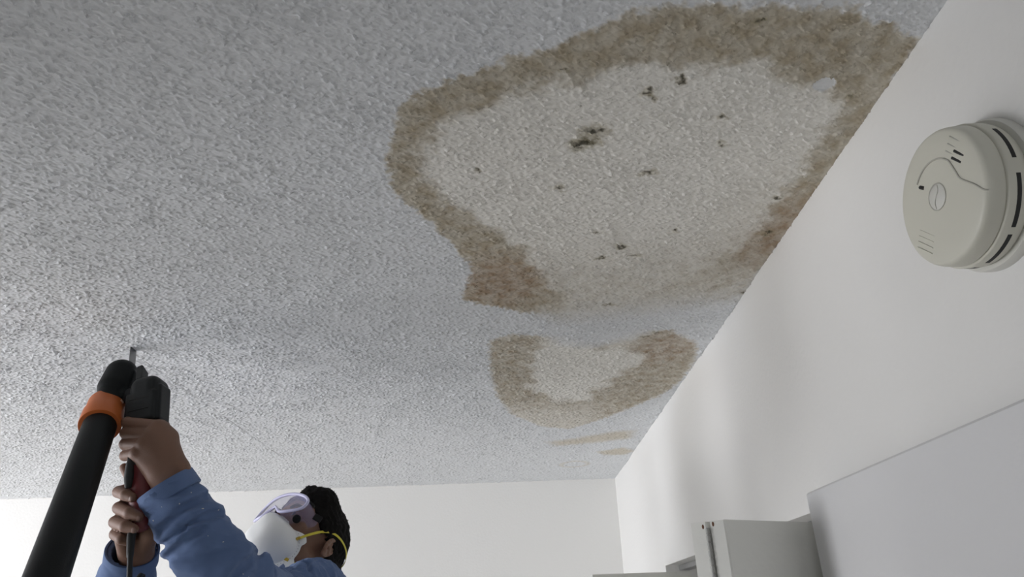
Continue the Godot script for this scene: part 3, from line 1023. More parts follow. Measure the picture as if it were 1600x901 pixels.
# ---------------------------------------------------------------- the vacuum wand
func build_wand() -> void:
	var head: Vector3 = Vector3(-0.7517, 2.3603, -1.3052)
	var join: Vector3 = Vector3(-0.7430, 2.2676, -1.2603)
	var low: Vector3 = Vector3(-0.6191, 1.9716, -1.0006)
	var dir := (join - low).normalized()
	var foot := low - dir * 1.35
	var black := relief(paint(0.007, 0.0085, 0.0085, 0.5), 0.08, 10.0, 0.02)
	black.metallic_specular = 0.25
	var orange := paint(0.44, 0.105, 0.016, 0.5)
	var t := thing("vacuum_wand", foot, "black vacuum wand with an orange collar, its nozzle held under the saw blade", "vacuum wand")
	var m := Store.new()
	var r := 0.0275
	add_tube(m, [foot - foot, (foot + low) * 0.5 - foot, low - foot, join - dir * 0.01 - foot], [r], 40)
	obj("tube", m, black, t)
	m = Store.new()
	var side := dir.cross(Vector3.UP).normalized()
	var turn := Basis(side, dir, side.cross(dir))
	var at := Transform3D(turn, join - foot)
	add_lathe(m, at, [Vector2(0.0270, -0.045), Vector2(0.0338, -0.0445), Vector2(0.0345, -0.042), Vector2(0.0345, -0.008), Vector2(0.0325, 0.0), Vector2(0.0322, 0.028), Vector2(0.0312, 0.031), Vector2(0.0250, 0.0312)], 56)
	var collar := obj("collar", m, orange, t)
	m = Store.new()
	for k in 3:
		var a := deg_to_rad(34.0 + k * 5.0)
		var p := Vector3(cos(a) * 0.0323, 0.012, sin(a) * 0.0323)
		add_box(m, at * Transform3D(Basis(Vector3.UP, -a), p), Vector3(0.0008, 0.006 - 0.001 * (k % 2), 0.0014), 0.0002)
	obj("collar_mark", m, paint(0.75, 0.6, 0.5, 0.5), collar)
	# nozzle: a neck that swells to a rounded head with a slanted mouth
	var up := (head - join).normalized()
	var ns := up.cross(Vector3(-0.0091, -0.4261, 0.9046)).normalized()
	var nt := Basis(ns, up, ns.cross(up))
	var l := (head - join).length()
	var f := Field.new(Vector3(-0.06, 0.0, -0.06), Vector3(0.06, l + 0.06, 0.06), 0.003)
	f.bone(Vector3(0, 0.022, 0), Vector3(0, l * 0.55, 0), 0.0255, 0.0250, 0.004)
	f.bone(Vector3(0.0, l * 0.60, 0), Vector3(0, l - 0.004, 0), 0.0305, 0.0288, 0.002)
	f.box(Vector3(0.014, l * 0.62, -0.012), Basis(), Vector3(0.018, 0.035, 0.022), 0.006, 0.004)
	f.cut(Vector3(0.01, l + 0.004, -0.06), Vector3(0.006, l - 0.03, -0.02), 0.02, 0.016)
	m = Store.new()
	f.into(m, Transform3D(nt, join - foot))
	obj("nozzle", m, black, t)


# ---------------------------------------------------------------- the worker
func build_person() -> void:
	var base := Vector3(-0.56, 0.50, -1.95)
	var t := thing("person", base, "worker in a blue long-sleeved shirt sawing overhead, wearing goggles and a white respirator", "person")
	var skin := paint(0.18, 0.094, 0.060, 0.6)
	skin.subsurf_scatter_enabled = true
	skin.subsurf_scatter_strength = 0.05
	relief(skin, 0.12, 14.0, 0.035, 3, 8)
	var back := -base

	# head axes: left, up, forward
	var fwd := Vector3(-0.4361, 0.5691, 0.6971)
	var upw := Vector3(0.1899, 0.8154, -0.5469)
	var lft := Vector3(0.8796, 0.1061, 0.4636)
	var head := Transform3D(Basis(lft, upw, fwd), Vector3(-0.5169, 2.0697, -1.8045))
	var body := Store.new()

	# head and neck, in the head's own axes
	var f := Field.new(Vector3(-0.11, -0.22, -0.14), Vector3(0.11, 0.16, 0.15), 0.0032)
	var I := Basis()
	f.blob(Vector3(0, 0.045, -0.008), I, Vector3(0.076, 0.092, 0.098), 0.01)
	f.blob(Vector3(0, -0.02, 0.035), I, Vector3(0.060, 0.075, 0.062), 0.02)
	f.bone(Vector3(0.052, -0.045, 0.018), Vector3(0.020, -0.088, 0.078), 0.016, 0.014, 0.02)
	f.bone(Vector3(-0.052, -0.045, 0.018), Vector3(-0.020, -0.088, 0.078), 0.016, 0.014, 0.02)
	f.bone(Vector3(-0.012, -0.090, 0.083), Vector3(0.012, -0.090, 0.083), 0.014, 0.014, 0.012)
	f.bone(Vector3(0, 0.028, 0.092), Vector3(0, -0.010, 0.116), 0.009, 0.012, 0.012)
	f.bone(Vector3(-0.012, -0.014, 0.103), Vector3(0.012, -0.014, 0.103), 0.008, 0.008, 0.008)
	f.bone(Vector3(-0.020, -0.048, 0.094), Vector3(0.020, -0.048, 0.094), 0.008, 0.008, 0.006)
	f.bone(Vector3(-0.018, -0.059, 0.092), Vector3(0.018, -0.059, 0.092), 0.008, 0.008, 0.004)
	f.bone(Vector3(-0.050, 0.050, 0.070), Vector3(0.050, 0.050, 0.070), 0.014, 0.014, 0.014)
	for s in [-1.0, 1.0]:
		f.blob(Vector3(s * 0.046, 0.004, 0.068), I, Vector3(0.020, 0.014, 0.016), 0.015)
		f.cut(Vector3(s * 0.033, 0.027, 0.103), Vector3(s * 0.033, 0.027, 0.098), 0.014, 0.010)
		f.blob(Vector3(s * 0.033, 0.027, 0.078), I, Vector3(0.0135, 0.012, 0.0125), 0.002)
	f.bone(Vector3(0, -0.055, -0.035), Vector3(0, -0.20, -0.075), 0.058, 0.064, 0.03)
	for s in [-1.0, 1.0]:
		# ears: a helix round a shell
		var e := Basis(Vector3.UP, s * 0.45) * Basis(Vector3.RIGHT, -0.22)
		var c := Vector3(s * 0.079, 0.0, -0.010)
		f.blob(c + Vector3(s * -0.002, -0.002, -0.004), e, Vector3(0.0048, 0.026, 0.0165), 0.004)
		var prev := Vector3.ZERO
		for k in 12:
			var a := -2.5 + k * 0.40
			var p := c + e * Vector3(s * 0.004, 0.0285 * cos(a) + 0.001, -0.0185 * sin(a + 0.5) - 0.003)
			if k > 0:
				f.bone(prev, p, 0.0046, 0.0046, 0.003)
			prev = p
		f.bone(c + e * Vector3(s * 0.002, -0.024, 0.006), c + e * Vector3(s * 0.001, -0.031, 0.004), 0.0066, 0.0060, 0.004)
		f.bone(c + e * Vector3(s * 0.003, -0.006, 0.012), c + e * Vector3(s * 0.004, 0.002, 0.010), 0.005, 0.004, 0.003)
		f.bone(c + e * Vector3(s * 0.005, 0.013, -0.004), c + e * Vector3(s * 0.005, -0.010, -0.009), 0.003, 0.003, 0.003)
		f.cut(c + e * Vector3(s * 0.008, -0.006, 0.001), c + e * Vector3(s * 0.001, -0.006, 0.003), 0.005, 0.004)
	f.into(body, head)

	# the hand high on the saw: knuckles to the window, its back to the eye
	f = Field.new(Vector3(-0.6468, 2.2016, -1.2684) - Vector3(0.115, 0.13, 0.115), Vector3(-0.6468, 2.2016, -1.2684) + Vector3(0.115, 0.105, 0.115), 0.0028)
	var wrist: Vector3 = Vector3(-0.5900, 2.1490, -1.2461)
	f.bone(Vector3(-0.6035, 2.1447, -1.2505), Vector3(-0.5819, 2.0941, -1.2719), 0.025, 0.028, 0.01)
	f.bone(Vector3(-0.5819, 2.1531, -1.2463), Vector3(-0.5738, 2.1142, -1.2635), 0.020, 0.022, 0.015)
	var hand_u := [
		[Vector3(-0.6262, 2.2310, -1.2344), Vector3(-0.6893, 2.2448, -1.2462), Vector3(-0.7053, 2.2523, -1.2848), Vector3(-0.6887, 2.2558, -1.3007)],
		[Vector3(-0.6318, 2.2164, -1.2303), Vector3(-0.6890, 2.2261, -1.2484), Vector3(-0.7039, 2.2336, -1.2870), Vector3(-0.6867, 2.2371, -1.3040)],
		[Vector3(-0.6422, 2.2013, -1.2320), Vector3(-0.6880, 2.2066, -1.2510), Vector3(-0.7024, 2.2151, -1.2891), Vector3(-0.6854, 2.2184, -1.3062)],
		[Vector3(-0.6551, 2.1860, -1.2371), Vector3(-0.6854, 2.1866, -1.2537), Vector3(-0.6965, 2.1942, -1.2856), Vector3(-0.6838, 2.1976, -1.3038)]]
	var rad := [[0.0128, 0.0098, 0.0088, 0.0078], [0.0130, 0.0101, 0.0090, 0.0080], [0.0124, 0.0099, 0.0088, 0.0078], [0.0112, 0.0092, 0.0080, 0.0070]]
	for k in 4:
		f.bone(wrist.lerp(Vector3(-0.6083, 2.1384, -1.2513), k * 0.28), hand_u[k][0], 0.018, rad[k][0], 0.014)
	f.bone(Vector3(-0.5896, 2.1635, -1.2470), Vector3(-0.6135, 2.2154, -1.2527), 0.018, 0.0155, 0.014)
	f.bone(Vector3(-0.6135, 2.2154, -1.2527), Vector3(-0.6255, 2.2324, -1.2448), 0.0155, 0.013, 0.010)
	f.bone(Vector3(-0.6149, 2.2161, -1.2557), Vector3(-0.6481, 2.2495, -1.2956), 0.0135, 0.0105, 0.006)
	f.bone(Vector3(-0.6481, 2.2495, -1.2956), Vector3(-0.6784, 2.2575, -1.3087), 0.0105, 0.0085, 0.004)
	f.bone(Vector3(-0.6138, 2.1496, -1.2394), Vector3(-0.6502, 2.1787, -1.2460), 0.0150, 0.0115, 0.012)
	for k in 4:
		var q: Array = hand_u[k]
		for j in 3:
			f.bone(q[j], q[j + 1], rad[k][j] * (1.0 if j == 0 else 1.03), rad[k][j + 1], 0.0022)
		f.blob(q[0] + Vector3(-0.0091, -0.4261, 0.9046) * 0.002, I, Vector3(0.0105, 0.0095, 0.0105), 0.006)
	f.into(body)

	# the lower hand: it comes round the far side, its fingertips to the eye
	f = Field.new(Vector3(-0.6456, 2.0773, -1.2495) - Vector3(0.10, 0.115, 0.10), Vector3(-0.6456, 2.0773, -1.2495) + Vector3(0.10, 0.115, 0.10), 0.0026)
	var hand_l := [
		[Vector3(-0.6880, 2.1355, -1.2966), Vector3(-0.6893, 2.1257, -1.2636), Vector3(-0.6590, 2.1145, -1.2332), Vector3(-0.6461, 2.1092, -1.2290)],
		[Vector3(-0.6857, 2.1096, -1.2955), Vector3(-0.6796, 2.0974, -1.2570), Vector3(-0.6436, 2.0838, -1.2276), Vector3(-0.6277, 2.0769, -1.2263)],
		[Vector3(-0.6833, 2.0862, -1.2932), Vector3(-0.6802, 2.0739, -1.2548), Vector3(-0.6442, 2.0617, -1.2226), Vector3(-0.6283, 2.0569, -1.2203)],
		[Vector3(-0.6769, 2.0620, -1.2902), Vector3(-0.6763, 2.0541, -1.2552), Vector3(-0.6523, 2.0429, -1.2337), Vector3(-0.6429, 2.0389, -1.2377)]]
	for k in 4:
		f.bone(Vector3(-0.6621, 2.0192, -1.3135).lerp(Vector3(-0.6519, 2.0229, -1.3117), k * 0.2), hand_l[k][0], 0.018, 0.0130, 0.012)
	f.bone(Vector3(-0.6700, 2.0306, -1.3204), Vector3(-0.6902, 1.9620, -1.3706), 0.0255, 0.027, 0.012)
	f.bone(Vector3(-0.6500, 2.0307, -1.3047), Vector3(-0.6268, 2.0635, -1.2801), 0.0170, 0.0150, 0.014)
	f.bone(Vector3(-0.6670, 2.0284, -1.2949), Vector3(-0.6711, 2.0510, -1.2677), 0.0185, 0.0120, 0.010)
	f.bone(Vector3(-0.6268, 2.0635, -1.2801), Vector3(-0.6460, 2.1111, -1.2999), 0.0150, 0.0125, 0.014)
	f.bone(Vector3(-0.6446, 2.1103, -1.2947), Vector3(-0.6894, 2.1519, -1.2999), 0.0120, 0.0100, 0.006)
	f.bone(Vector3(-0.6894, 2.1519, -1.2999), Vector3(-0.7053, 2.1746, -1.2960), 0.0100, 0.0082, 0.004)
	var rl := [[0.0118, 0.0100, 0.0096, 0.0082], [0.0120, 0.0104, 0.0098, 0.0084], [0.0116, 0.0102, 0.0096, 0.0080], [0.0108, 0.0094, 0.0084, 0.0070]]
	for k in 4:
		for j in 3:
			f.bone(hand_l[k][j], hand_l[k][j + 1], rl[k][j], rl[k][j + 1], 0.0022)
	f.into(body)

	# arms, trunk and legs under the clothes
	var sh_l: Vector3 = Vector3(-0.4282, 1.9665, -1.6090)
	var el_l: Vector3 = Vector3(-0.5043, 1.9846, -1.3083)
	var wr_l: Vector3 = Vector3(-0.5926, 2.1412, -1.2576)
	var sh_r := Vector3(-0.665, 1.87, -1.79)
	var el_r := Vector3(-0.672, 1.845, -1.47)
	var wr_r: Vector3 = Vector3(-0.6892, 1.9929, -1.3516)
	var neck := head * Vector3(0, -0.19, -0.075)
	var chest := Vector3(-0.56, 1.70, -1.86)
	var hip := Vector3(-0.56, 1.38, -1.95)
	f = Field.new(Vector3(-0.95, 0.45, -2.25), Vector3(-0.2, 2.15, -1.15), 0.018)
	f.bone(neck, chest, 0.055, 0.10, 0.05)
	f.bone(chest, hip, 0.125, 0.115, 0.06)
	f.bone(sh_l + Vector3(0, -0.03, -0.02), sh_r, 0.035, 0.035, 0.03)
	f.bone(sh_l + Vector3(0, -0.01, 0), el_l, 0.036, 0.034, 0.02)
	f.bone(el_l, wr_l, 0.032, 0.022, 0.01)
	f.bone(sh_r, el_r, 0.042, 0.036, 0.02)
	f.bone(el_r, wr_r, 0.032, 0.022, 0.01)
	for s in [-1.0, 1.0]:
		var kn := Vector3(hip.x + s * 0.10, 0.98, -1.92)
		f.bone(hip + Vector3(s * 0.08, -0.03, 0), kn, 0.075, 0.05, 0.04)
		f.bone(kn, Vector3(kn.x + s * 0.01, 0.58, -1.97), 0.05, 0.034, 0.02)
		f.bone(Vector3(kn.x + s * 0.01, 0.55, -1.98), Vector3(kn.x + s * 0.02, 0.535, -1.86), 0.034, 0.026, 0.02)
	f.into(body)
	obj("body", body, skin, t, back)

	# fingernails that face the eye
	var nail := paint(0.225, 0.135, 0.105, 0.4)
	for k in 3:
		var p: Vector3 = hand_l[k][3]
		var along: Vector3 = (hand_l[k][3] - hand_l[k][2]).normalized()
		var o := Vector3(-0.0091, -0.4261, 0.9046)
		o = (o - along * o.dot(along)).normalized()
		f = Field.new(p - Vector3.ONE * 0.018, p + Vector3.ONE * 0.018, 0.0012)
		f.blob(p + along * 0.0030 + o * 0.0052, Basis(along.cross(o), o, along.cross(o).cross(o)).orthonormalized(), Vector3(0.0052, 0.0024, 0.0058), 0.001)
		var m0 := Store.new()
		f.into(m0)
		obj("fingernail", m0, nail, t, back)

	# shirt
	var cloth := relief(paint(0.098, 0.155, 0.295, 0.9), 0.16, 9.0, 0.05, 2, 14)
	cloth.rim_enabled = true
	cloth.rim = 0.35
	var shirt := Store.new()
	var folds := noise(1.0, 17, 2)
	var sharp := noise(1.0, 29, 2)
	sharp.fractal_type = FastNoiseLite.FRACTAL_RIDGED
	f = Field.new(Vector3(-0.73, 1.84, -1.72), Vector3(-0.34, 2.18, -1.17), 0.0042)
	var cuff_l: Vector3 = Vector3(-0.6009, 2.1271, -1.2566)
	f.bone(Vector3(-0.6105, 2.1395, -1.2508), Vector3(-0.5663, 2.0756, -1.2738), 0.0470, 0.0480, 0.01)
	# the sleeve is bunched: wider lengths overlap the narrower ones along creases
	f.bone(Vector3(-0.5535, 2.0659, -1.2761), Vector3(-0.5328, 2.0278, -1.2916), 0.0500, 0.0560, 0.003)
	f.bone(Vector3(-0.5130, 2.0010, -1.3018), el_l, 0.0560, 0.0600, 0.003)
	f.bone(Vector3(-0.5328, 2.0278, -1.2916), Vector3(-0.5130, 2.0010, -1.3018), 0.0540, 0.0570, 0.012)
	f.bone(el_l + Vector3(0.030, -0.012, -0.03), Vector3(-0.4709, 1.9424, -1.4882), 0.0520, 0.0580, 0.003)
	f.bone(Vector3(-0.4709, 1.9424, -1.4882), sh_l, 0.0580, 0.0610, 0.004)
	f.bone(sh_l, Vector3(-0.4110, 1.9514, -1.7929), 0.0590, 0.055, 0.03)
	var arm_dir := (el_l - cuff_l).normalized()
	var across := arm_dir.cross(Vector3(-0.0091, -0.4261, 0.9046)).normalized()
	# folds run round the sleeve: fine along the arm, coarse round it
	var slant := (arm_dir + across * 0.45).normalized()
	var ax := Basis(slant * 22.0, across * 6.0, arm_dir.cross(across) * 6.0).transposed()
	f.crease(sharp, ax, 0.0055, el_l.lerp(cuff_l, 0.45), 0.16)
	var ax2 := Basis(slant * 44.0, across * 18.0, arm_dir.cross(across) * 18.0).transposed()
	f.crease(folds, ax2, 0.0035)
	f.crease(sharp, Basis(Vector3(30, 10, 0), Vector3(0, 16, 8), Vector3(10, 0, 45)), 0.0045, Vector3(-0.4118, 1.9883, -1.5544), 0.12)
	# deep creases across the sleeve, each under a rounded fold
	for e in [
		[Vector3(-0.5008, 2.0846, -1.2612), Vector3(-0.5133, 2.0760, -1.2322), Vector3(-0.5326, 2.0642, -1.2236), Vector3(-0.5628, 2.0502, -1.2448), Vector3(-0.5962, 2.0344, -1.2825)],
		[Vector3(-0.4611, 2.0219, -1.3511), Vector3(-0.4614, 2.0072, -1.2972), Vector3(-0.4666, 1.9934, -1.2706), Vector3(-0.4741, 1.9753, -1.2627), Vector3(-0.4822, 1.9573, -1.2712)],
		[Vector3(-0.4637, 2.0207, -1.3628), Vector3(-0.4520, 2.0022, -1.3515), Vector3(-0.4489, 1.9794, -1.3434), Vector3(-0.4528, 1.9586, -1.3422)],
		[Vector3(-0.5132, 2.0532, -1.2219), Vector3(-0.5380, 2.0408, -1.2302), Vector3(-0.5637, 2.0259, -1.2563), Vector3(-0.5847, 2.0125, -1.2850)],
		[Vector3(-0.5384, 2.1109, -1.2569), Vector3(-0.5396, 2.0954, -1.2234), Vector3(-0.5594, 2.0797, -1.2254), Vector3(-0.5823, 2.0667, -1.2483)],
		[Vector3(-0.4594, 2.0157, -1.5198), Vector3(-0.4435, 2.0002, -1.4883), Vector3(-0.4419, 1.9800, -1.4812)],
		[Vector3(-0.4310, 2.0197, -1.5564), Vector3(-0.4148, 2.0017, -1.5315), Vector3(-0.4127, 1.9789, -1.5312)]]:
		# laid on the cloth: from the arm's axis out to the surface
		var q := []
		for p in curve(e, 3):
			var c1 := Geometry3D.get_closest_point_to_segment(p, cuff_l, el_l)
			var c2 := Geometry3D.get_closest_point_to_segment(p, el_l, sh_l)
			var c := c1 if p.distance_to(c1) < p.distance_to(c2) else c2
			var dirn: Vector3 = (p - c).normalized()
			var r := 0.02
			while r < 0.10 and f.at(c + dirn * r) < 0.0:
				r += 0.002
			q.append(c + dirn * (r - 0.001))
		var raised := []
		for p in q:
			raised.append(p - arm_dir * 0.014)
		f.press(raised, 0.022, -0.0080)
		f.press(q, 0.011, 0.0130)
	f.clip(cuff_l + arm_dir * -0.004, -arm_dir, 0.09)
	f.cut(cuff_l - arm_dir * 0.05, cuff_l + arm_dir * 0.05, 0.037, 0.030)
	f.into(shirt)
	f = Field.new(Vector3(-0.78, 1.78, -1.80), Vector3(-0.54, 2.06, -1.16), 0.0050)
	var cuff_r: Vector3 = Vector3(-0.6712, 2.0321, -1.3131)
	f.bone(Vector3(-0.6686, 2.0420, -1.3061), Vector3(-0.6905, 1.9916, -1.3456), 0.0425, 0.042, 0.006)
	f.bone(Vector3(-0.6917, 1.9916, -1.3456), el_r, 0.040, 0.056, 0.02)
	f.bone(el_r, sh_r, 0.056, 0.066, 0.02)
	var arm_r := (Vector3(-0.6917, 1.9916, -1.3456) - Vector3(-0.6676, 2.0416, -1.3019)).normalized()
	var across_r := arm_r.cross(Vector3(-0.0091, -0.4261, 0.9046)).normalized()
	f.crease(folds, Basis(arm_r * 30.0, across_r * 16.0, arm_r.cross(across_r) * 16.0).transposed(), 0.004)
	var cut_n := (-arm_r + across_r * 0.0 + Vector3(-0.0091, -0.4261, 0.9046) * 0.12).normalized()
	f.clip(cuff_r, cut_n, 0.07)
	f.cut(cuff_r - arm_r * 0.05, cuff_r + arm_r * 0.05, 0.0315, 0.031)
	f.into(shirt)
	f = Field.new(Vector3(-0.95, 1.25, -2.15), Vector3(-0.25, 2.1, -1.55), 0.014)
	f.bone(neck, chest, 0.085, 0.125, 0.05)
	f.bone(chest, hip + Vector3(0, -0.03, 0), 0.155, 0.140, 0.06)
	f.bone(sh_l + Vector3(-0.02, -0.03, -0.02), sh_r, 0.056, 0.060, 0.03)
	f.bone(sh_l + Vector3(0.0, -0.012, -0.01), neck + Vector3(0.0, -0.02, 0.0), 0.058, 0.07, 0.02)
	f.crease(folds, Basis.from_scale(Vector3(14, 8, 14)), 0.008)
	f.into(shirt)
	var sh := obj("shirt", shirt, cloth, t, back)
	sh.set_meta("label", "blue long-sleeved work shirt")
	# flecks of plaster caught on the sleeve
	var fleck := Store.new()
	var luck := RandomNumberGenerator.new()
	luck.seed = 5
	var done := 0
	while done < 26:
		var a := luck.randi() % shirt.v.size()
		var nn := shirt.n[a]
		if (shirt.v[a] - el_l.lerp(cuff_l, 0.35)).length() > 0.11 or nn.dot(Vector3(-0.0091, -0.4261, 0.9046)) < 0.2:
			continue
		done += 1
		var u := nn.cross(Vector3(luck.randf(), luck.randf(), luck.randf())).normalized()
		var w := nn.cross(u)
		var r := luck.randf_range(0.0005, 0.0013)
		add_lathe(fleck, Transform3D(Basis(u * luck.randf_range(1.0, 2.6), nn, w), shirt.v[a]), [Vector2(0.0, r * 0.5), Vector2(r * 0.7, r * 0.35), Vector2(r, -r * 0.5)], 7)
	obj("plaster_flecks", fleck, paint(0.6, 0.6, 0.6, 0.9), sh).set_meta("kind", "stuff")
	# cuff bands with their stitched edge
	for e in [[cuff_l - arm_dir * 0.006, arm_dir, 0.0500, 0.0515, across], [cuff_r, -cut_n, 0.0440, 0.0445, across_r]]:
		var c: Vector3 = e[0]
		var dr: Vector3 = e[1]
		var ac: Vector3 = (e[4] - dr * e[4].dot(dr)).normalized()
		var m1 := Store.new()
		add_lathe(m1, Transform3D(Basis(ac, dr, ac.cross(dr)), c), [Vector2(e[2] - 0.004, -0.003), Vector2(e[2] - 0.0008, -0.0038), Vector2(e[2], -0.0025), Vector2(e[3], 0.024), Vector2(e[3] - 0.0015, 0.0255), Vector2(e[3] - 0.006, 0.0255)], 48)
		obj("cuff", m1, cloth, sh)

	# hair: a cap with a broken edge, and short tufts
	var dark := paint(0.006, 0.0053, 0.005, 0.85)
	dark.metallic_specular = 0.25
	f = Field.new(Vector3(-0.12, -0.10, -0.15), Vector3(0.12, 0.19, 0.125), 0.0036)
	f.blob(Vector3(0, 0.047, -0.012), I, Vector3(0.086, 0.105, 0.107), 0.004)
	f.bone(Vector3(-0.035, 0.108, 0.030), Vector3(0.040, 0.110, 0.030), 0.036, 0.036, 0.02)
	f.bone(Vector3(0.020, 0.112, 0.058), Vector3(0.045, 0.108, 0.050), 0.026, 0.024, 0.015)
	f.bone(Vector3(0, -0.02, -0.075), Vector3(0, -0.07, -0.075), 0.060, 0.048, 0.02)
	var rough := noise(60.0, 23, 3)
	f.crease(rough, Basis.from_scale(Vector3(1, 1, 1)), 0.0045)
	for z in f.nz:
		for y in f.ny:
			for x in f.nx:
				var p := f.lo + Vector3(x, y, z) * f.s
				var line := 0.95 * p.y + 0.004 if p.y < 0.075 else 0.075 + (p.y - 0.075) * 0.55
				if p.y < 0.012 and p.z > -0.032:
					line = minf(line, -0.030)
				var o := (z * f.ny + y) * f.nx + x
				f.d[o] = maxf(f.d[o], maxf((p.z - line) * 0.72 + 0.004 * rough.get_noise_3d(p.x * 2.0, p.y * 2.0, p.z * 2.0), -0.086 - p.y))
	var hair := Store.new()
	f.into(hair)
	var rng := RandomNumberGenerator.new()
	rng.seed = 77
	var count := hair.v.size()
	for k in 3600:
		var a := rng.randi() % count
		var nn := hair.n[a]
		var comb := (nn + Vector3(rng.randf_range(-0.7, 0.7), rng.randf_range(-0.2, 0.9), rng.randf_range(-0.7, 0.7))).normalized()
		var p := hair.v[a] - nn * 0.002
		var s1 := comb.cross(Vector3(0.3, 0.8, 0.5)).normalized() * 0.0010
		var s2 := comb.cross(s1).normalized() * 0.0010
		var tipp := p + comb * rng.randf_range(0.002, 0.0062)
		hair.tri(p + s1, p - s1 + s2, tipp, s1.normalized(), (s2 - s1).normalized(), comb)
		hair.tri(p - s1 + s2, p - s1 - s2, tipp, (s2 - s1).normalized(), (-s1 - s2).normalized(), comb)
		hair.tri(p - s1 - s2, p + s1, tipp, (-s1 - s2).normalized(), s1.normalized(), comb)
	for k in hair.v.size():
		hair.v[k] = head * hair.v[k]
		hair.n[k] = (head.basis * hair.n[k]).normalized()
	obj("hair", hair, dark, t, back).set_meta("label", "short black hair")
	# eyebrows and eyes behind the goggles
	for s in [-1.0, 1.0]:
		var m2 := Store.new()
		add_tube(m2, curve([head * Vector3(s * 0.015, 0.046, 0.094), head * Vector3(s * 0.033, 0.052, 0.092), head * Vector3(s * 0.052, 0.046, 0.078)], 5), [0.002, 0.003, 0.0035, 0.0035, 0.0035, 0.0035, 0.003, 0.003, 0.002, 0.002, 0.001], 8)
		obj("eyebrow", m2, dark, t, back)
		m2 = Store.new()
		add_lathe(m2, head * Transform3D(Basis(Vector3.RIGHT, Vector3.BACK, Vector3.UP), Vector3(s * 0.033, 0.0275, 0.0895)), [Vector2(0.0, 0.0014), Vector2(0.003, 0.0012), Vector2(0.0052, 0.0)], 20)
		obj("eye", m2, paint(0.02, 0.014, 0.01, 0.2), t, back)

	# trousers and shoes, below the picture
	var denim := relief(paint(0.05, 0.055, 0.07, 0.9), 0.2, 6.0, 0.05, 2, 19)
	var tr := Store.new()
	f = Field.new(Vector3(-0.85, 0.52, -2.2), Vector3(-0.27, 1.50, -1.72), 0.015)
	f.bone(hip + Vector3(-0.05, 0.0, 0), hip + Vector3(0.05, 0.0, 0), 0.125, 0.125, 0.03)
	for s in [-1.0, 1.0]:
		var kn := Vector3(hip.x + s * 0.10, 0.98, -1.92)
		f.bone(hip + Vector3(s * 0.08, -0.03, 0), kn, 0.098, 0.072, 0.03)
		f.bone(kn, Vector3(kn.x + s * 0.01, 0.58, -1.97), 0.072, 0.062, 0.02)
	f.into(tr)
	obj("trousers", tr, denim, t, back)
	for s in [-1.0, 1.0]:
		f = Field.new(Vector3(-0.85, 0.48, -2.15), Vector3(-0.27, 0.66, -1.68), 0.010)
		f.bone(Vector3(hip.x + s * 0.11, 0.555, -2.0), Vector3(hip.x + s * 0.125, 0.542, -1.80), 0.052, 0.042, 0.02)
		f.clip(Vector3(0, 0.503, 0), Vector3.DOWN)
		var m3 := Store.new()
		f.into(m3)
		obj("shoe", m3, paint(0.03, 0.025, 0.02, 0.6), t, back)
	build_platform(base)
	build_respirator(head)
	build_goggles(head)


# what the worker stands on, below the picture
func build_platform(base: Vector3) -> void:
	var t := thing("work_platform", Vector3(base.x, 0, base.z + 0.05), "low aluminium work platform under the worker", "platform")
	var alu := paint(0.45, 0.45, 0.45, 0.4, 0.8)
	var m := Store.new()
	add_box(m, Transform3D(Basis(), Vector3(0, 0.485, 0)), Vector3(0.9, 0.03, 0.42), 0.004)
	obj("deck", m, alu, t)
	for sx in [-1.0, 1.0]:
		for sz in [-1.0, 1.0]:
			m = Store.new()
			add_tube(m, [Vector3(sx * 0.40, 0.475, sz * 0.18), Vector3(sx * 0.46, 0.0, sz * 0.20)], [0.018], 12)
			obj("leg", m, alu, t)


# ---------------------------------------------------------------- respirator
func on_cup(a: float, v: float, grow := 0.0) -> Vector3:
	# rim of the cup on the face, then out to its blunt front
	var sx := sin(a)
	var cy := cos(a)
	var wide := 0.0605 + grow
	var high := (0.060 if cy > 0.0 else 0.062) + grow
	var pinch := 1.0 - 0.34 * smoothstep(0.35, 1.0, cy)
	var rim := Vector3(wide * sx * pinch, -0.046 + high * cy, 0.094 - 0.036 * sx * sx + 0.016 * maxf(cy, 0.0) - 0.018 * maxf(-cy, 0.0))
	var front := Vector3(0, -0.060, 0.140)
	var s := pow(sin(v * PI * 0.5), 0.85)
	var c := pow(maxf(cos(v * PI * 0.5), 0.0), 0.62)
	return Vector3(lerpf(front.x, rim.x, c), lerpf(front.y, rim.y, c), lerpf(rim.z, front.z, s))


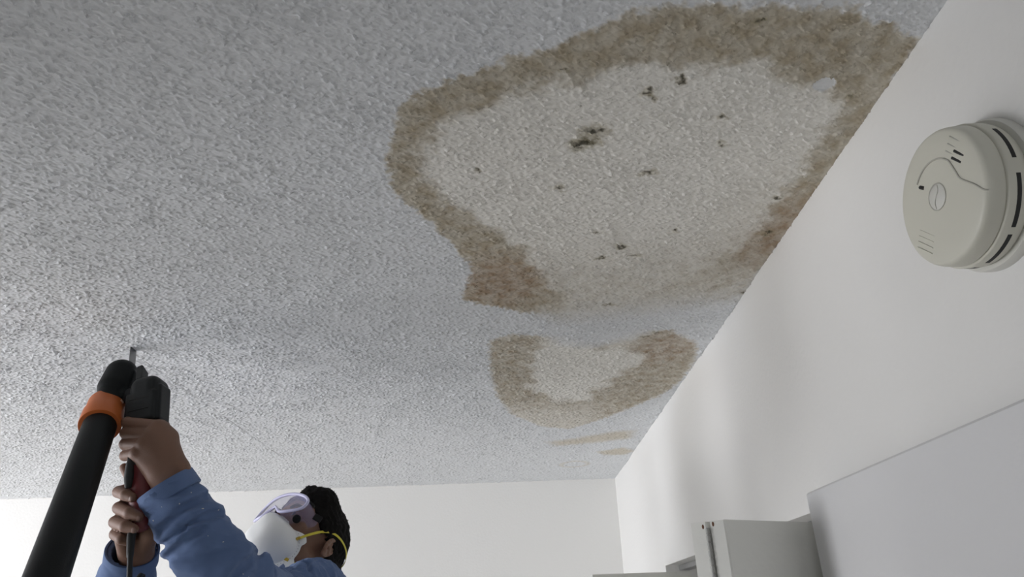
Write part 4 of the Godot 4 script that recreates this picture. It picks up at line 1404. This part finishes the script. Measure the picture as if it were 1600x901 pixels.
func build_respirator(head: Transform3D) -> void:
	var at := head * Vector3(0, -0.05, 0.09)
	var t := thing("respirator", at, "white cup dust respirator with yellow straps over the worker's nose and mouth", "respirator")
	var felt := relief(paint(0.80, 0.81, 0.80, 0.95), 0.2, 16.0, 0.03, 2, 27)
	var yellow := paint(0.58, 0.50, 0.04, 0.6)
	var put := Transform3D(head.basis, head.origin - at)
	var m := Store.new()
	var na := 72
	var nv := 22
	for a in na:
		for v in nv:
			var q := []
			var qn := []
			for e in [[a, v], [a + 1, v], [a + 1, v + 1], [a, v + 1]]:
				var u: float = TAU * e[0] / na
				var w: float = 1.0 - pow(1.0 - float(e[1]) / nv, 1.7)
				var p := on_cup(u, w)
				var du := on_cup(u + 0.02, w) - on_cup(u - 0.02, w)
				var dv := on_cup(u, minf(w + 0.02, 1.0)) - on_cup(u, maxf(w - 0.02, 0.0))
				var nn := du.cross(dv).normalized()
				if w > 0.97:
					nn = nn.lerp(Vector3(0, 0, 1), (w - 0.97) / 0.03).normalized() if nn.z > 0.0 else Vector3(0, 0, 1)
				if nn.dot(p - Vector3(0, -0.05, 0.085)) < 0.0:
					nn = -nn
				q.append(put * p)
				qn.append((head.basis * nn).normalized())
			m.tri(q[0], q[1], q[2], qn[0], qn[1], qn[2])
			m.tri(q[0], q[2], q[3], qn[0], qn[2], qn[3])
	var cup := obj("cup", m, felt, t)
	cup.set_meta("label", "white moulded cup")
	# flat welded rim with tabs at the straps
	m = Store.new()
	for a in 96:
		var q := []
		for e in [[a, 0.0], [a + 1, 0.0], [a + 1, 1.0], [a, 1.0]]:
			var u: float = TAU * e[0] / 96.0
			var tab := 0.0
			for b in [1.28, 2.25, TAU - 1.28, TAU - 2.25]:
				tab = maxf(tab, 1.0 - smoothstep(0.10, 0.26, absf(u - b)))
			q.append(put * (on_cup(u, 0.0, e[1] * (0.005 + 0.009 * tab)) - Vector3(0, 0, 0.007 * e[1] * (1.0 + tab))))
		var mid: Vector3 = (q[0] + q[2]) * 0.5
		m.flat(q, mid - head.basis.z * 0.01 - (mid - put * Vector3(0, -0.05, 0.07)) * 0.05)
		var back := []
		for p in q:
			back.append(p - head.basis.z * 0.0016)
		m.flat([q[3], q[2], back[2], back[3]], mid - (mid - put * Vector3(0, -0.05, 0.07)) * 0.4)
		m.flat(back, mid)
	obj("rim", m, felt, cup)
	# embossed weld dots
	var dots := Store.new()
	for k in 60:
		var u := TAU * k / 60.0
		var p := put * (on_cup(u, 0.0, 0.0030) - Vector3(0, 0, 0.0028))
		add_lathe(dots, Transform3D(Basis(head.basis.x, head.basis.z, head.basis.y), p), [Vector2(0.0, 0.0006), Vector2(0.0007, 0.0004), Vector2(0.0008, -0.0006)], 8)
	obj("weld_dots", dots, paint(0.28, 0.29, 0.29, 0.9), cup).set_meta("kind", "stuff")
	# straps: over and under the ear, round the back of the head
	for s in [1.0, -1.0]:
		var hi := [Vector3(s * 0.064, -0.031, 0.064), Vector3(s * 0.0725, -0.010, 0.048), Vector3(s * 0.078, 0.018, 0.022), Vector3(s * 0.084, 0.034, -0.006), Vector3(s * 0.085, 0.037, -0.040), Vector3(s * 0.076, 0.032, -0.074), Vector3(s * 0.048, 0.026, -0.104), Vector3(s * 0.0, 0.024, -0.117)]
		var lo := [Vector3(s * 0.052, -0.083, 0.056), Vector3(s * 0.062, -0.082, 0.030), Vector3(s * 0.066, -0.086, -0.004), Vector3(s * 0.066, -0.084, -0.045), Vector3(s * 0.054, -0.070, -0.088), Vector3(s * 0.025, -0.060, -0.116), Vector3(0, -0.058, -0.124)]
		for e in [hi, lo]:
			var p := []
			var out := []
			for q in curve(e, 5):
				p.append(put * q)
				out.append(head.basis * Vector3(q.x, (q.y + 0.0) * 0.3, q.z * 0.8 + 0.012).normalized())
			m = Store.new()
			add_strap(m, p, out, 0.0058, 0.0012)
			var strap := obj("strap", m, yellow, t)
			strap.set_meta("label", "yellow elastic strap")
			m = Store.new()
			var z: Vector3 = out[0].normalized()
			var dir: Vector3 = (p[1] - p[0]).normalized()
			dir = (dir - z * dir.dot(z)).normalized()
			add_box(m, Transform3D(Basis(dir, z, dir.cross(z)), p[0] - dir * 0.003 + z * 0.001), Vector3(0.010, 0.0022, 0.0068), 0.0006)
			obj("strap_clip", m, paint(0.45, 0.31, 0.03, 0.5), strap)


# ---------------------------------------------------------------- goggles
func build_goggles(head: Transform3D) -> void:
	var g := head * Transform3D(Basis(Vector3.RIGHT, -0.16) , Vector3(0, 0.037, 0.121))
	var at := g.origin
	var t := thing("safety_goggles", at, "clear plastic safety goggles with black vents on the worker's face", "goggles")
	var put := Transform3D(g.basis, Vector3.ZERO)
	var clear := StandardMaterial3D.new()
	clear.transparency = BaseMaterial3D.TRANSPARENCY_ALPHA
	clear.albedo_color = Color(0.75, 0.74, 0.9, 0.16)
	clear.roughness = 0.08
	var soft := StandardMaterial3D.new()
	soft.transparency = BaseMaterial3D.TRANSPARENCY_ALPHA
	soft.albedo_color = Color(0.60, 0.58, 0.74, 0.30)
	soft.roughness = 0.4
	var rimm := paint(0.52, 0.51, 0.70, 0.25)
	var black := paint(0.009, 0.009, 0.009, 0.6)
	black.metallic_specular = 0.3
	# outline with a notch for the nose
	var line := []
	for k in 64:
		var a := TAU * k / 64.0
		var x := 0.078 * signf(cos(a)) * pow(absf(cos(a)), 0.75)
		var y := 0.034 * signf(sin(a)) * pow(absf(sin(a)), 0.8)
		if y < 0.0:
			y += 0.026 * exp(-pow(x / 0.017, 2.0))
		line.append(Vector3(x, y, -0.020 * pow(absf(x) / 0.078, 2.0)))
	line.append(line[0])
	line.append(line[1])
	var ring := []
	for p in line:
		ring.append(put * p)
	var m := Store.new()
	add_tube(m, ring, [0.0037], 10)
	obj("frame", m, rimm, t)
	# lens: one sheet inside the frame
	m = Store.new()
	for k in 64:
		var a: Vector3 = line[k]
		var b: Vector3 = line[k + 1]
		var n0 := (g.basis * Vector3(0, 0, 1)).normalized()
		for j in 4:
			var u := j / 4.0
			var w := (j + 1) / 4.0
			var f := func(p: Vector3, s: float) -> Vector3: return put * Vector3(p.x, p.y * s, p.z)
			m.tri(f.call(a, u), f.call(b, u), f.call(b, w), n0, n0, n0)
			m.tri(f.call(a, u), f.call(b, w), f.call(a, w), n0, n0, n0)
	obj("lens", m, clear, t)
	# skirt from the frame back to the face
	m = Store.new()
	for k in 64:
		var q := []
		for e in [k, k + 1]:
			var p: Vector3 = line[e]
			q.append(put * p)
			q.append(put * Vector3(p.x * 0.93, p.y * 1.02, -0.036 - 0.042 * pow(absf(p.x) / 0.078, 2.0)))
		m.flat([q[0], q[2], q[3], q[1]], put * Vector3(0, 0, -0.03))
	obj("skirt", m, soft, t)
	# round vents on the sides, above and below
	for s in [-1.0, 1.0]:
		for e in [[0.063, 0.026, -0.040, 0.6], [0.058, -0.029, -0.034, -0.9]]:
			m = Store.new()
			var o := Vector3(s * 0.35, e[3], 0.1).normalized()
			var u := o.cross(Vector3(0, 0, 1)).normalized()
			add_lathe(m, put * Transform3D(Basis(u, o, u.cross(o)), Vector3(s * e[0], e[1], e[2])), [Vector2(0.0, 0.0045), Vector2(0.0088, 0.0042), Vector2(0.0096, 0.003), Vector2(0.0096, -0.002)], 24)
			obj("vent", m, black, t)
		m = Store.new()
		add_box(m, put * Transform3D(Basis(Vector3.UP, s * 0.9), Vector3(s * 0.080, 0.004, -0.066)), Vector3(0.020, 0.018, 0.005), 0.0015)
		obj("strap_clip", m, black, t)
	# strap round the back of the head
	var p := []
	var out := []
	for k in 25:
		var a := lerpf(-2.0, 2.0, k / 24.0)
		var q := Vector3(0.0790 * sin(a), 0.040, -0.012 - 0.0985 * cos(a))
		p.append(head * q - at)
		out.append(head.basis * Vector3(sin(a), 0, -cos(a)))
	m = Store.new()
	add_strap(m, p, out, 0.010, 0.0012)
	obj("strap", m, black, t)
